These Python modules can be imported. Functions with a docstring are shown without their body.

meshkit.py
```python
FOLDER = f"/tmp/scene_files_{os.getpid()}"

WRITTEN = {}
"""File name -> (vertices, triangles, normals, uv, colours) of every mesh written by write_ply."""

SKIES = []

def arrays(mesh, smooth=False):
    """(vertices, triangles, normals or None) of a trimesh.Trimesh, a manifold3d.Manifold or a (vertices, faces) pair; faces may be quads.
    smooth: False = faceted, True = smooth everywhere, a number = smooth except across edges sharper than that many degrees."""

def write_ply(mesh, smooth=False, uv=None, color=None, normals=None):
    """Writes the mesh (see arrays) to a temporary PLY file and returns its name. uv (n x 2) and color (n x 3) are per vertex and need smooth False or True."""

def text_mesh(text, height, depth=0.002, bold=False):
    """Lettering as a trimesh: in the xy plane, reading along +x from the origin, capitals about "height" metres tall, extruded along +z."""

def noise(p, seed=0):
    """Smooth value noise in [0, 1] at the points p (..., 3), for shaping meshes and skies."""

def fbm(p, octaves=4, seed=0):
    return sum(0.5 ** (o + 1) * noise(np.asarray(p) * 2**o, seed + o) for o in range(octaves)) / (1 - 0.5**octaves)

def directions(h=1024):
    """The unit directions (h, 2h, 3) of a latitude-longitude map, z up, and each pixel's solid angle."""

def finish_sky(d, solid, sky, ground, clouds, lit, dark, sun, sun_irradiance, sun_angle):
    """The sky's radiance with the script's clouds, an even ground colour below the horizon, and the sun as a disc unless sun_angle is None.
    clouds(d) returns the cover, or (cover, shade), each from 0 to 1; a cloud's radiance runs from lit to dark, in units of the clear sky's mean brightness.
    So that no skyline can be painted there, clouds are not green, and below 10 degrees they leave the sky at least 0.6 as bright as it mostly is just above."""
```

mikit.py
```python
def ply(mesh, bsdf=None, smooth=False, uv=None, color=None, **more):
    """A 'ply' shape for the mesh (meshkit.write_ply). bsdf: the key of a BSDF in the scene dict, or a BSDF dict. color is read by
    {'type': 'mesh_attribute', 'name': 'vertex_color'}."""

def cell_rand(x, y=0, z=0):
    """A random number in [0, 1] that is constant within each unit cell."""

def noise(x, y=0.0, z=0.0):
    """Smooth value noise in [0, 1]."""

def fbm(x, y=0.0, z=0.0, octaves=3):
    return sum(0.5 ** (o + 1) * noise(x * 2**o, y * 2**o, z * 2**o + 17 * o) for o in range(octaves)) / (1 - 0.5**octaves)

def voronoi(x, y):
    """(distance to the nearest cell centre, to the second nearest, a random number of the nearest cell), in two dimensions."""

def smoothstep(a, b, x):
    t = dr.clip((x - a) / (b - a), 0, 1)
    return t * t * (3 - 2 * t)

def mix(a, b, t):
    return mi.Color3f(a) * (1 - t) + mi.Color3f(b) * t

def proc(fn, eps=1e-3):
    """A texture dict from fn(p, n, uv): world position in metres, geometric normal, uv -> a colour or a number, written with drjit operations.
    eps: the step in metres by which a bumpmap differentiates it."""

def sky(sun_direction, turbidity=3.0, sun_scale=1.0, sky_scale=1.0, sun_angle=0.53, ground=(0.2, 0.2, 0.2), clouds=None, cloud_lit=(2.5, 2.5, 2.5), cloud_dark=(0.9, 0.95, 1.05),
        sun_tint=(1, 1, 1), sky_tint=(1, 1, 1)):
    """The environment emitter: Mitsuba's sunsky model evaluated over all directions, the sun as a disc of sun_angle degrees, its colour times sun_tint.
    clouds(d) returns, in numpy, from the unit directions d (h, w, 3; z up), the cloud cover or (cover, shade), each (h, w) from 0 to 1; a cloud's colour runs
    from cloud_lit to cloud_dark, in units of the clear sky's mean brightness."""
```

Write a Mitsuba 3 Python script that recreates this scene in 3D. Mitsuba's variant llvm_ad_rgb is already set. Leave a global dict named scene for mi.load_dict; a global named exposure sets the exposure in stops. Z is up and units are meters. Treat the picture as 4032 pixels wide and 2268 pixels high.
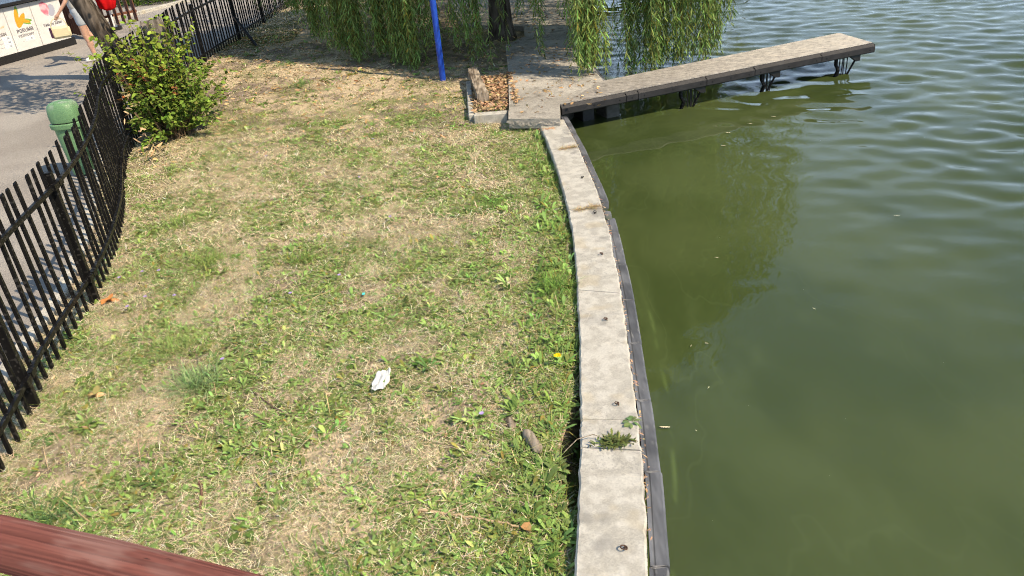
import math, random
import numpy as np, trimesh, manifold3d as m3, mitsuba as mi, drjit as dr, mikit, meshkit
from mikit import proc, noise, fbm, voronoi, smoothstep, mix
from scipy.interpolate import CubicSpline, PchipInterpolator
from shapely.geometry import Polygon, Point
T = mi.ScalarTransform4f
rng = np.random.default_rng(7)
scene, labels = {}, {}

# ---------------------------------------------------------------- camera, sky, exposure
EYE = np.array([0, 0, 3.2])
TH, RO = math.radians(28.035), math.radians(5.8)
fwd = np.array([0, math.cos(TH), -math.sin(TH)]); upv = np.array([0, math.sin(TH), math.cos(TH)]); rgt = np.array([1.0, 0, 0])
cam_up = math.sin(RO) * rgt + math.cos(RO) * upv
scene['camera'] = {'type': 'perspective', 'fov': 65.56, 'fov_axis': 'x', 'near_clip': 0.05, 'far_clip': 2000.0,
                   'to_world': T().look_at(origin=EYE.tolist(), target=(EYE + fwd).tolist(), up=cam_up.tolist())}
SUN = np.array([0.552, -0.396, 0.731])
scene['sky'] = mikit.sky(SUN.tolist(), turbidity=3, sun_scale=1.0, sky_scale=1.0, ground=(0.16, 0.16, 0.13),
                        clouds=lambda d: (np.clip(.09 + .75 * np.exp(-d[..., 2] / .36) + .5 * np.clip((meshkit.fbm(d / np.maximum(d[..., 2:], .10) * [.8, .8, 0] + 5, 4, 9) - .50) * 4, 0, 1) * np.exp(-d[..., 2] / .5), 0, 1), .1), cloud_lit=(2.7, 3.5, 4.5))
exposure = 2.1

# ---------------------------------------------------------------- helpers
def nz(v):
    v = np.asarray(v, float)
    return v / np.maximum(np.linalg.norm(v, axis=-1, keepdims=True), 1e-12)
def key_for(name):
    if name not in scene and name not in labels: return name
    k = 1
    while f'{name}_{k:03d}' in scene or f'{name}_{k:03d}' in labels: k += 1
    return f'{name}_{k:03d}'
def lab(k, label=None, cat=None, group=None, kind=None):
    d = {a: b for a, b in dict(label=label, category=cat, group=group, kind=kind).items() if b}
    labels[k] = d
    return k
def thing(name, label, cat, group=None):
    return lab(key_for(name), label, cat, group)
def put(name, mesh, bsdf, parent=None, smooth=False, color=None, kind=None, **kw):
    k = key_for((parent + '__' if parent else '') + name)
    scene[k] = mikit.ply(mesh, bsdf, smooth=smooth, color=color, **kw)
    if kind: labels[k] = {'kind': kind}
    return k
def struct(name, mesh, bsdf, smooth=False, **kw):
    return put(name, mesh, bsdf, None, smooth, kind='structure', **kw)

class Bag:
    def __init__(s): s.v, s.f, s.c, s.n = [], [], [], 0
    def add(s, v, f, c=None):
        v = np.asarray(v, float).reshape(-1, 3); f = np.asarray(f, int).reshape(-1, 3)
        s.v.append(v); s.f.append(f + s.n); s.n += len(v)
        s.c.append(np.broadcast_to(np.asarray((1, 1, 1) if c is None else c, float), (len(v), 3)))
        return s
    def mesh(s): return (np.vstack(s.v), np.vstack(s.f))
    def col(s): return np.vstack(s.c)
    def tm(s): return trimesh.Trimesh(*s.mesh(), process=False)

BOXF = np.array([[0, 1, 2], [0, 2, 3], [4, 6, 5], [4, 7, 6], [0, 4, 5], [0, 5, 1], [1, 5, 6], [1, 6, 2], [2, 6, 7], [2, 7, 3], [3, 7, 4], [3, 4, 0]])[:, ::-1]
def box(c, half, R=None, ch=0.0):
    """oriented box, with chamfered edges if ch"""
    half = np.asarray(half, float); pts = []
    if ch <= 0:
        v = np.array([[-1, -1, -1], [1, -1, -1], [1, 1, -1], [-1, 1, -1], [-1, -1, 1], [1, -1, 1], [1, 1, 1], [-1, 1, 1]]) * half
        f = BOXF[:, ::-1]
    else:
        for sx in (-1, 1):
            for sy in (-1, 1):
                for sz in (-1, 1):
                    s_ = np.array([sx, sy, sz])
                    for a in range(3):
                        q = s_ * (half - ch); q[a] = s_[a] * half[a]; pts.append(q)
        h = trimesh.convex.convex_hull(np.array(pts)); v, f = h.vertices, h.faces
    if R is not None: v = v @ np.asarray(R).T
    return v + np.asarray(c, float), f
def bar(p0, p1, w, h, up=(0, 0, 1), ch=0.0):
    p0, p1 = np.asarray(p0, float), np.asarray(p1, float)
    d = nz(p1 - p0); s = np.cross(d, up); s = nz(s if np.linalg.norm(s) > 1e-6 else np.cross(d, [1, 0, 0])); u = np.cross(s, d)
    return box((p0 + p1) / 2, (np.linalg.norm(p1 - p0) / 2, w / 2, h / 2), np.stack([d, s, u], 1), ch)
def tube(path, rad, k=8, caps=True, ripple=None):
    path = np.asarray(path, float); n = len(path); rad = np.broadcast_to(np.asarray(rad, float), (n,))
    t = nz(np.gradient(path, axis=0)); ref = np.array([0.13, 0.27, 0.95]) if abs(t[0, 2]) < .9 else np.array([1.0, 0.1, 0])
    V = []
    for i in range(n):
        a = nz(np.cross(t[i], ref)); b = np.cross(t[i], a); ph = np.arange(k) * 2 * np.pi / k
        r = rad[i] * (1 if ripple is None else ripple(i / (n - 1), ph))
        V.append(path[i] + (np.cos(ph)[:, None] * a + np.sin(ph)[:, None] * b) * np.reshape(r, (-1, 1)))
    V = np.vstack(V); i = np.arange(n - 1)[:, None] * k; j = np.arange(k)[None]; jn = (j + 1) % k
    f = np.concatenate([np.stack([i + j, i + k + j, i + k + jn], -1).reshape(-1, 3), np.stack([i + j, i + k + jn, i + jn], -1).reshape(-1, 3)])[:, ::-1]
    f = f[:, ::-1]
    if caps:
        V = np.vstack([V, path[:1], path[-1:]]); j = np.arange(k)
        f = np.vstack([f, np.stack([j * 0 + n * k, j, (j + 1) % k], 1), np.stack([j * 0 + n * k + 1, (n - 1) * k + (j + 1) % k, (n - 1) * k + j], 1)])
    return V, f
def prism(poly, z0, z1):
    m = trimesh.creation.extrude_polygon(Polygon(poly), z1 - z0, engine='earcut'); m.apply_translation([0, 0, z0]); return m
def leaves(P, D, L, W, prof=((0, .3), (.35, 1.0), (.7, .75)), bend=0.3, up=None, fold=0.0):
    """n leaf blades at once: P base, D direction, L length, W width -> vertices (n, m, 3) and triangles"""
    P, D = np.asarray(P, float), nz(D); n = len(P); L = np.broadcast_to(np.asarray(L, float), (n,)); W = np.broadcast_to(np.asarray(W, float), (n,))
    up = np.broadcast_to(np.array([0, 0, 1.0]) if up is None else np.asarray(up, float), (n, 3))
    S = np.cross(D, up); bad = np.linalg.norm(S, axis=1) < .05; S[bad] = np.cross(D[bad], [1.0, .3, 0]); S = nz(S); N = np.cross(S, D)
    bend = np.broadcast_to(np.asarray(bend, float), (n,))
    rows = []
    cen = lambda t: P + D * (L * t)[:, None] - np.array([0, 0, 1.0]) * (bend * L * t * t)[:, None]
    for t, w in prof:
        c = cen(np.full(n, t)); e = S * (W * w / 2)[:, None]
        rows += [c - e, c + e]
    rows.append(cen(np.ones(n)))
    V = np.stack(rows, 1); m = V.shape[1]; k = len(prof)
    f = []
    for i in range(k - 1): a = 2 * i; f += [[a, a + 1, a + 3], [a, a + 3, a + 2]]
    f.append([m - 3, m - 2, m - 1])
    F = (np.arange(n)[:, None, None] * m + np.array(f)[None]).reshape(-1, 3)
    return V.reshape(-1, 3), F, m
def add_leaves(bag, col, *a, **k):
    V, F, m = leaves(*a, **k)
    bag.add(V, F, np.repeat(np.asarray(col), m, axis=0))
def jitter(base, n, amt=.25, hue=.08, r=None):
    r = r or rng
    base = np.asarray(base, float); c = np.broadcast_to(base, (n, 3)) * np.exp(r.normal(0, amt, (n, 1))) * np.exp(r.normal(0, hue, (n, 3)))
    return np.clip(c, .004, .85)
def rdir(n, tilt=(0, 1), r=None):
    r = r or rng
    a = r.uniform(0, 2 * np.pi, n); z = r.uniform(*tilt, n)
    h = np.sqrt(np.maximum(0, 1 - z * z)); return np.stack([np.cos(a) * h, np.sin(a) * h, z], 1)

# ---------------------------------------------------------------- materials
def P_(col, rough=.7, spec=.35, **k):
    return {'type': 'principled', 'base_color': col if isinstance(col, dict) else {'type': 'rgb', 'value': list(col)}, 'roughness': rough, 'specular': spec, **k}
def two(b): return {'type': 'twosided', 'bsdf': b}
def bump(b, fn, eps=2e-3): return {'type': 'bumpmap', 'nested_texture': proc(fn, eps), 'scale': 1.0, 'nested_bsdf': b}
VC = {'type': 'mesh_attribute', 'name': 'vertex_color'}
scene['mat_leaf'] = {'type': 'principledthin', 'base_color': VC, 'roughness': .5, 'diff_trans': .45, 'eta': 1.4}
scene['mat_dry'] = two({'type': 'diffuse', 'reflectance': VC})
scene['mat_paint'] = two(P_(VC, .45, .4))
scene['mat_flat'] = two({'type': 'diffuse', 'reflectance': VC})

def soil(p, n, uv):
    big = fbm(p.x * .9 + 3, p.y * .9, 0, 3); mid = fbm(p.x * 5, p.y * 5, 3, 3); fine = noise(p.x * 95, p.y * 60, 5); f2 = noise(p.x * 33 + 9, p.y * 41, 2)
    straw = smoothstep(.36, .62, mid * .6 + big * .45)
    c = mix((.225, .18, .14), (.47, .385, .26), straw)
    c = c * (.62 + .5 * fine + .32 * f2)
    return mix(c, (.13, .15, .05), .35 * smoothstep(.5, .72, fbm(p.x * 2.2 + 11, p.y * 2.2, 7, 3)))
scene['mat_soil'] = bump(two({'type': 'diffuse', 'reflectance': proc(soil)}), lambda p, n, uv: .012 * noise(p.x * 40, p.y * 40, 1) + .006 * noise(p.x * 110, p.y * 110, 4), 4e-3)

def concrete(p, n, uv):
    a = fbm(p.x * 3.1, p.y * 2.3, p.z * 3, 4); b = noise(p.x * 140, p.y * 140, p.z * 140); c_ = fbm(p.x * 17 + 5, p.y * 17, p.z * 17, 3)
    c = mix((.40, .385, .335), (.50, .485, .43), smoothstep(.3, .7, c_)) * (.88 + .22 * b)
    mid = .30 + .1135 * (p.y - 2.2) - .0058 * (p.y - 2.2) * (p.y - 2.2); lat = smoothstep(-.05, .2, p.x - mid)
    st = smoothstep(.56 - .10 * lat, .72 - .08 * lat, a) * smoothstep(.35, .6, fbm(p.x * 9, p.y * 9 + 4, 1, 3))
    c = mix(c, mi.Color3f(.21, .205, .19), .6 * st)
    c = mix(c, mi.Color3f(.22, .215, .20), .3 * smoothstep(.66, .72, noise(p.x * 75 + 3, p.y * 75, 2)) * smoothstep(.45, .7, fbm(p.x * 3 + 7, p.y * 3, 5, 2)))
    oc = smoothstep(.62, .78, fbm(p.x * 4.7 + 20, p.y * 4.7, 2, 3))
    c = mix(c, mi.Color3f(.42, .35, .21), .35 * oc)
    # pale hairline veins
    v1, v2, _ = voronoi(p.x * 3.4 + .5 * noise(p.x * 9, p.y * 9), p.y * 3.4 + .5 * noise(p.x * 9, p.y * 9, 4))
    vein = (1 - smoothstep(.006, .022, v2 - v1)) * smoothstep(.55, .66, noise(p.x * 2.9, p.y * 2.9, 8))
    return mix(c, mi.Color3f(.56, .52, .44), .7 * vein)
scene['mat_concrete'] = bump(two({'type': 'diffuse', 'reflectance': proc(concrete)}), lambda p, n, uv: .004 * fbm(p.x * 30, p.y * 30, p.z * 30, 3), 3e-3)
def paving(p, n, uv):
    a = fbm(p.x * 1.7, p.y * 1.7, p.z * 2, 4); b = noise(p.x * 70, p.y * 70, p.z * 70); g = noise(p.x * 24 + 3, p.y * 30, p.z * 20)
    c = mix((.31, .29, .25), (.45, .425, .37), smoothstep(.3, .68, a)) * (.68 + .38 * b + .26 * g)
    return mix(c, mi.Color3f(.17, .155, .13), .5 * smoothstep(.6, .75, fbm(p.x * 6, p.y * 6, 5, 3)))
scene['mat_paving'] = bump(two({'type': 'diffuse', 'reflectance': proc(paving)}), lambda p, n, uv: .006 * fbm(p.x * 22, p.y * 22, p.z * 22, 3), 4e-3)
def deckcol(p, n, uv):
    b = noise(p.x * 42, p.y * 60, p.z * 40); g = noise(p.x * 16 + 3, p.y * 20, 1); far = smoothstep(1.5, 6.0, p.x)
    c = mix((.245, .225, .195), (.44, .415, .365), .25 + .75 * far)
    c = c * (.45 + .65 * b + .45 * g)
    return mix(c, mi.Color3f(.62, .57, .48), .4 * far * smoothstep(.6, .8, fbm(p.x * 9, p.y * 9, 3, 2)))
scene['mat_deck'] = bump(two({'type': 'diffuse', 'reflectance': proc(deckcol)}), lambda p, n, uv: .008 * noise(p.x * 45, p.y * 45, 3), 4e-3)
def asphalt(p, n, uv):
    a = fbm(p.x * .7, p.y * .7, 0, 4); b = noise(p.x * 60, p.y * 60, 1); g = noise(p.x * 170, p.y * 170, 2)
    c = mix((.275, .255, .23), (.345, .325, .295), smoothstep(.3, .7, a)) * (.78 + .22 * b + .2 * g)
    return c
scene['mat_asphalt'] = bump(two({'type': 'diffuse', 'reflectance': proc(asphalt)}), lambda p, n, uv: .003 * noise(p.x * 90, p.y * 90, 1), 3e-3)
def rubber(p, n, uv):
    a = fbm(p.x * 5, p.y * 5, p.z * 9, 3); s = noise(p.x * 60, p.y * 9, p.z * 60)
    c = mix((.065, .069, .077), (.125, .132, .145), smoothstep(.3, .7, a)) * (.8 + .35 * s)
    c = mix(c, mi.Color3f(.045, .06, .022), .8 * smoothstep(-.055, -.12, p.z + .03 * noise(p.x * 14, p.y * 14, 2)))
    return mix(c, mi.Color3f(.22, .22, .215), .5 * smoothstep(.72, .86, noise(p.x * 38, p.y * 13, p.z * 30)))
scene['mat_rubber'] = two(P_(proc(rubber), .55, .4))
scene['mat_jetty_rubber'] = two(P_(proc(lambda p, n, uv: mix((.012, .012, .013), (.034, .034, .036), fbm(p.x * 9, p.y * 9, p.z * 14, 3))), .6, .25))
scene['mat_black'] = two(P_((.014, .013, .013), .32, .5))
def ironcol(p, n, uv):
    w = smoothstep(.66, .82, noise(p.x * 55, p.y * 55, p.z * 40)); a = fbm(p.x * 6, p.y * 6, p.z * 5, 3)
    return mix(mix((.004, .004, .0042), (.0085, .008, .008), a), mi.Color3f(.05, .048, .045), .55 * w)
scene['mat_iron'] = two(P_(proc(ironcol), .42, .16))
def rust(p, n, uv):
    return mix((.04, .028, .022), (.12, .062, .035), fbm(p.x * 60, p.y * 60, p.z * 60, 2))
scene['mat_rust'] = two(P_(proc(rust), .6, .4))
def bark(p, n, uv):
    a = noise(p.x * 30 + p.y * 12, p.y * 30, p.z * 4); b = fbm(p.x * 12, p.y * 12, p.z * 3, 3)
    return mix((.045, .036, .028), (.17, .145, .12), smoothstep(.25, .8, .5 * a + .5 * b))
scene['mat_bark'] = bump(two({'type': 'diffuse', 'reflectance': proc(bark)}), lambda p, n, uv: .02 * noise(p.x * 22 + p.y * 8, p.y * 22, p.z * 3.5), 5e-3)
def oldwood(p, n, uv):
    a = noise(p.x * 70, p.y * 6 + p.z * 4, p.z * 8); b = fbm(p.x * 7, p.y * 3, p.z * 4, 3)
    return mix((.12, .095, .07), (.42, .36, .28), smoothstep(.2, .8, .55 * a + .45 * b))
scene['mat_oldwood'] = bump(two({'type': 'diffuse', 'reflectance': proc(oldwood)}), lambda p, n, uv: .008 * noise(p.x * 60, p.y * 4, p.z * 10), 4e-3)
def redwood(p, n, uv):
    # stained handrail: long grain streaks, worn grey-pink patches and knots
    d = p.x * .935 + p.y * -.355; q = p.x * .355 + p.y * .935
    g = noise(d * 5, q * 160, p.z * 160); g2 = noise(d * 2.2 + 4, q * 45, p.z * 45); w = fbm(d * 6 + 3, q * 22, p.z * 22, 4)
    c = mix((.105, .034, .026), (.20, .075, .058), .5 * g + .5 * g2)
    c = c * (.6 + .8 * noise(d * 3, q * 300 + 3 * w, p.z * 300))
    c = mix(c, mi.Color3f(.27, .16, .135), .85 * smoothstep(.46, .66, w) * (.25 + .75 * g))
    k1, k2, _ = voronoi(d * 4.1, q * 26 + 2)
    return mix(c, mi.Color3f(.035, .02, .016), .8 * (1 - smoothstep(.02, .05, k1)) * smoothstep(.5, .55, noise(d * 4.1, 3)))
scene['mat_redwood'] = bump(two(P_(proc(redwood), .75, .15)), lambda p, n, uv: .0012 * noise((p.x * .935 - p.y * .355) * 6, (p.x * .355 + p.y * .935) * 170, p.z * 170), 1e-3)
scene['mat_redboard'] = two(P_((.33, .075, .03), .6, .35))
def slat(p, n, uv):
    return mix((.10, .042, .026), (.20, .085, .05), noise(p.x * 30, p.y * 30, p.z * 3))
scene['mat_slat'] = two(P_(proc(slat), .6, .35))
def bluep(p, n, uv):
    return mix((.008, .042, .32), (.02, .085, .50), fbm(p.x * 12, p.y * 12, p.z * 9, 3))
scene['mat_blue'] = two(P_(proc(bluep), .28, .5))
def binc(p, n, uv):
    c = mix((.11, .225, .105), (.145, .275, .135), fbm(p.x * 6, p.y * 6, p.z * 6, 3))
    sc = 1 - smoothstep(.0, .03, dr.abs(noise(p.x * 14, p.y * 14, p.z * 30) - .5))
    c = mix(c, mi.Color3f(.05, .11, .05), .45 * sc * smoothstep(.45, .6, noise(p.x * 5, p.y * 5, p.z * 5)))
    return mix(c, mi.Color3f(.30, .33, .30), .6 * smoothstep(.5, .72, fbm(p.x * 9, p.y * 9, p.z * 3, 3)) * smoothstep(.86, .95, p.z))
scene['mat_bin'] = two(P_(proc(binc), .5, .4))
scene['mat_white'] = two(P_((.72, .71, .69), .4, .45))
scene['mat_panel'] = two(P_(proc(lambda p, n, uv: mix((.60, .585, .56), (.70, .69, .67), fbm(p.x * 3, p.y * 3, p.z * 7, 3))), .5, .35))
scene['mat_teal'] = two(P_((.01, .09, .14), .4, .5))
scene['mat_redcloth'] = two({'type': 'diffuse', 'reflectance': {'type': 'rgb', 'value': [.55, .012, .014]}})
scene['mat_skin'] = two(P_((.52, .31, .22), .5, .35))
scene['mat_denim'] = two({'type': 'diffuse', 'reflectance': proc(lambda p, n, uv: mix((.36, .40, .44), (.50, .54, .58), fbm(p.x * 14, p.y * 14, p.z * 14, 3)))})
scene['mat_shirt'] = two({'type': 'diffuse', 'reflectance': {'type': 'rgb', 'value': [.5, .5, .48]}})
scene['mat_hair'] = two(P_((.05, .03, .02), .5, .4))
scene['mat_bag'] = two(P_((.62, .56, .36), .5, .35))
scene['mat_paper'] = two({'type': 'diffuse', 'reflectance': {'type': 'rgb', 'value': [.62, .63, .60]}})
def watercol(p, n, uv):
    a = fbm(p.x * .9 + 2, p.y * .55, 0, 4)
    wx = p.x + .5 * fbm(p.x * 1.1, p.y * .8, 3, 3); wy = p.y + .9 * fbm(p.x * .9, p.y * .9, 6, 3)
    f1 = fbm(wx * 1.9, wy * .75, 9, 4)
    fil = 1 - smoothstep(.0, .02, dr.abs(f1 - .5))
    near = 1 - smoothstep(.6, 3.2, p.x - .95)
    c = mix((.041, .059, .018), (.059, .079, .027), smoothstep(.3, .7, a))
    veil = smoothstep(.45, .75, fbm(wx * 2.3, wy * 1.1, 4, 4))
    c = mix(c, mi.Color3f(.078, .105, .040), near * (.18 * fil + .34 * veil))
    edge = dr.exp(-dr.square((p.x - (1.13 + .12 * noise(p.y * 1.3, 3)) + .17 * dr.maximum(5.5 - p.y, 0)) / .016)) * smoothstep(.35, .7, fbm(p.x * 9, p.y * 3.1, 5, 3)) * (1 - smoothstep(5.5, 7, p.y))
    return mix(c, mi.Color3f(.11, .16, .05), .5 * edge)
scene['mat_water'] = {'type': 'plastic', 'diffuse_reflectance': proc(watercol), 'int_ior': 1.333, 'nonlinear': False}

# ---------------------------------------------------------------- plan of the place (metres; x right, y away, z up)
FY = np.array([[-3, -3.0], [1, -3.2], [4.17, -3.43], [4.77, -3.55], [5.4, -3.68], [6, -3.76], [6.6, -3.835], [7.2, -3.95], [7.75, -4.09], [8.3, -4.25], [8.9, -4.45], [9.55, -4.70], [10.12, -4.92],
               [11, -5.2], [12.5, -5.52], [15.4, -5.86], [17, -5.97], [18.3, -5.95], [19.5, -5.86], [21.3, -5.76], [23.4, -5.7], [34, -5.4]])
fence_x = PchipInterpolator(FY[:, 0], FY[:, 1])
QR = np.array([[.37, 1.6], [.44, 2.2], [.525, 2.756], [.579, 3.103], [.648, 3.539], [.681, 3.801], [.725, 4.15], [.773, 4.638], [.801, 4.894], [.856, 5.429], [.895, 5.841], [.936, 6.392], [.959, 6.676], [.982, 7.1], [.995, 7.6],
               [1.003, 8.06], [.999, 8.463], [.990, 9.0], [.984, 9.5], [.960, 10.1], [.935, 10.6], [.91, 11.1]])
QL = np.array([[-.05, 1.6], [.06, 2.2], [.16, 2.78], [.194, 2.99], [.274, 3.515], [.319, 3.825], [.363, 4.175], [.423, 4.703], [.466, 5.078], [.509, 5.523], [.539, 5.817], [.598, 6.547], [.621, 6.921], [.645, 7.5],
               [.650, 8.075], [.650, 8.6], [.644, 9.2], [.630, 9.7], [.605, 10.2], [.585, 10.62], [.56, 11.1]])
quay_r = PchipInterpolator(QR[:, 1], QR[:, 0]); quay_l = PchipInterpolator(QL[:, 1], QL[:, 0])
WATER_Z, QUAY_Z, SLAB_Z = -.30, .06, .16
def lawn_right(y): return np.where(y < 10.6, quay_l(np.clip(y, 1.6, 11)), np.where(y < 11.1, .2, np.where(y < 16, .3, np.where(y < 18.4, .6, -4.4))))
def lawn_h(x, y):
    x, y = np.asarray(x, float), np.asarray(y, float)
    p = np.stack([x, y, 0 * x], -1)
    h = .05 * (meshkit.fbm(p * 1.1, 3, 3) - .5) + .035 * (meshkit.fbm(p * 5, 2, 5) - .5)
    d = quay_l(np.clip(y, 1.6, 11)) - x
    h = h - .015 - .02 * np.exp(-(np.maximum(d, 0) / .16) ** 2)
    edge = .004 + .15 * np.exp(-((y - 3.85) / .42) ** 2) * (.7 + .6 * meshkit.noise(p * 6, 2)) + .02 * meshkit.noise(p * 4, 8)
    h = h - .38 * np.clip((edge - d) / .035, 0, 1) * (y < 10.7)
    v = fence_x(np.clip(y, -3, 34)) - x
    h = h - .03 * np.clip((v - .0) / .25, 0, 1)
    up_ = np.clip((x + .33) / .06, 0, 1) * np.clip((y - 11.2) / .1, 0, 1) + np.clip((y - 13.3) / 2.5, 0, 1)
    return np.where(y < 10.7, h, np.minimum(h, .03) + .095 * np.clip(up_, 0, 1))

# ---------------------------------------------------------------- ground, path, lake
ys = np.concatenate([np.arange(-3, 1.6, .4), np.arange(1.6, 12, .035), np.arange(12, 34.01, .12)])
us = np.linspace(0, 1, 150)
X = np.array([(fence_x(y) - .42) + ((quay_l(np.clip(y, 1.6, 11)) + .015 if y < 10.9 else .9 if y < 18.5 else 2.2) - fence_x(y) + .42) * us for y in ys]); Y = np.repeat(ys[:, None], len(us), 1)
Zg = lawn_h(X, Y); nr, nc = X.shape
i = np.arange(nr - 1)[:, None] * nc; j = np.arange(nc - 1)[None]
Fg = np.concatenate([np.stack([i + j, i + j + 1, i + nc + j + 1], -1).reshape(-1, 3), np.stack([i + j, i + nc + j + 1, i + nc + j], -1).reshape(-1, 3)])
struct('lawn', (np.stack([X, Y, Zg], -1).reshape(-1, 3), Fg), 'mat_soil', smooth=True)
# asphalt path and the land beyond, one sheet to the horizon
pth = [(-220, -60), (-3.2, -60), (-3.3, -3)] + [(float(fence_x(y)) - .36, y) for y in np.arange(-3, 34, .5)] + [(-5.6, 34), (2.6, 34), (3.2, 46), (30, 90), (220, 140), (220, 400), (-220, 400)]
struct('path', prism(pth, -.9, -.06), 'mat_asphalt')
kk = 0
y = 1.0
while y < 16:
    L_ = .48 + .06 * rng.uniform(-1, 1); y2 = y + L_
    a = np.array([fence_x(y + .01) - .42, y + .01, -.05]); b = np.array([fence_x(y2 - .01) - .42, y2 - .01, -.05])
    off = np.array([rng.normal(0, .008), 0, rng.normal(0, .005)])
    put('kerb_stone', bar(a + off, b + off, .13, .10, ch=.012), 'mat_concrete', 'path'); y = y2
# lake: waves as real relief, calm beside the quay, livelier outwards
rw = np.random.default_rng(21)
def wave(x, y):
    calm = np.clip((x - 1.6 - .12 * (13 - y)) / 4.5, 0, 1); calm = .10 + .90 * calm * calm * (3 - 2 * calm)
    calm = np.maximum(calm, np.clip((y - 13.5) / 3, 0, 1) * .95)
    patch = .55 + .9 * meshkit.fbm(np.stack([x * .35, y * .35, 0 * x], -1), 3, 4)
    z = 0
    for k in range(46):
        lam = math.exp(rw.uniform(math.log(.24), math.log(.70))); ang = math.radians(68 + rw.normal(0, 29)); ph = rw.uniform(0, 6.28)
        amp = .0038 * lam ** 1.0
        wx, wy = math.cos(ang) * 6.283 / lam, math.sin(ang) * 6.283 / lam
        warp = .35 * lam * meshkit.noise(np.stack([x * .5 + k, y * .5, 0 * x], -1), k)
        z = z + amp * np.sin(wx * x + wy * (y + warp) + ph)
    return z * calm * patch + .0011 * np.sin(5.1 * x + 3 * np.sin(1.1 * y)) * np.sin(3.3 * y + 1.2 * x)
wy_ = np.concatenate([np.arange(1.0, 9, .045), np.arange(9, 20, .06), np.arange(20, 42, .11), np.geomspace(42, 400, 14)])
wu = np.concatenate([[0, .02], np.arange(.05, 8, .05), np.arange(8, 22, .085), np.geomspace(22, 300, 14)])
Xw = np.array([np.interp(y, [0, 11, 12.2, 21, 30, 34], [.3, .7, 1.2, 2.5, 2.45, 2.4]) + wu for y in wy_]); Yw = np.repeat(wy_[:, None], len(wu), 1)
Zw = np.where((Xw < 26) & (Yw < 44), wave(Xw, Yw), 0) + WATER_Z
nr, nc = Xw.shape; i = np.arange(nr - 1)[:, None] * nc; j = np.arange(nc - 1)[None]
Fw = np.concatenate([np.stack([i + j, i + j + 1, i + nc + j + 1], -1).reshape(-1, 3), np.stack([i + j, i + nc + j + 1, i + nc + j], -1).reshape(-1, 3)])
near = np.array([[-.6, -60], [400, -60], [400, 1.0], [.34, 1.0], [-.6, 1.0]])
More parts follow.
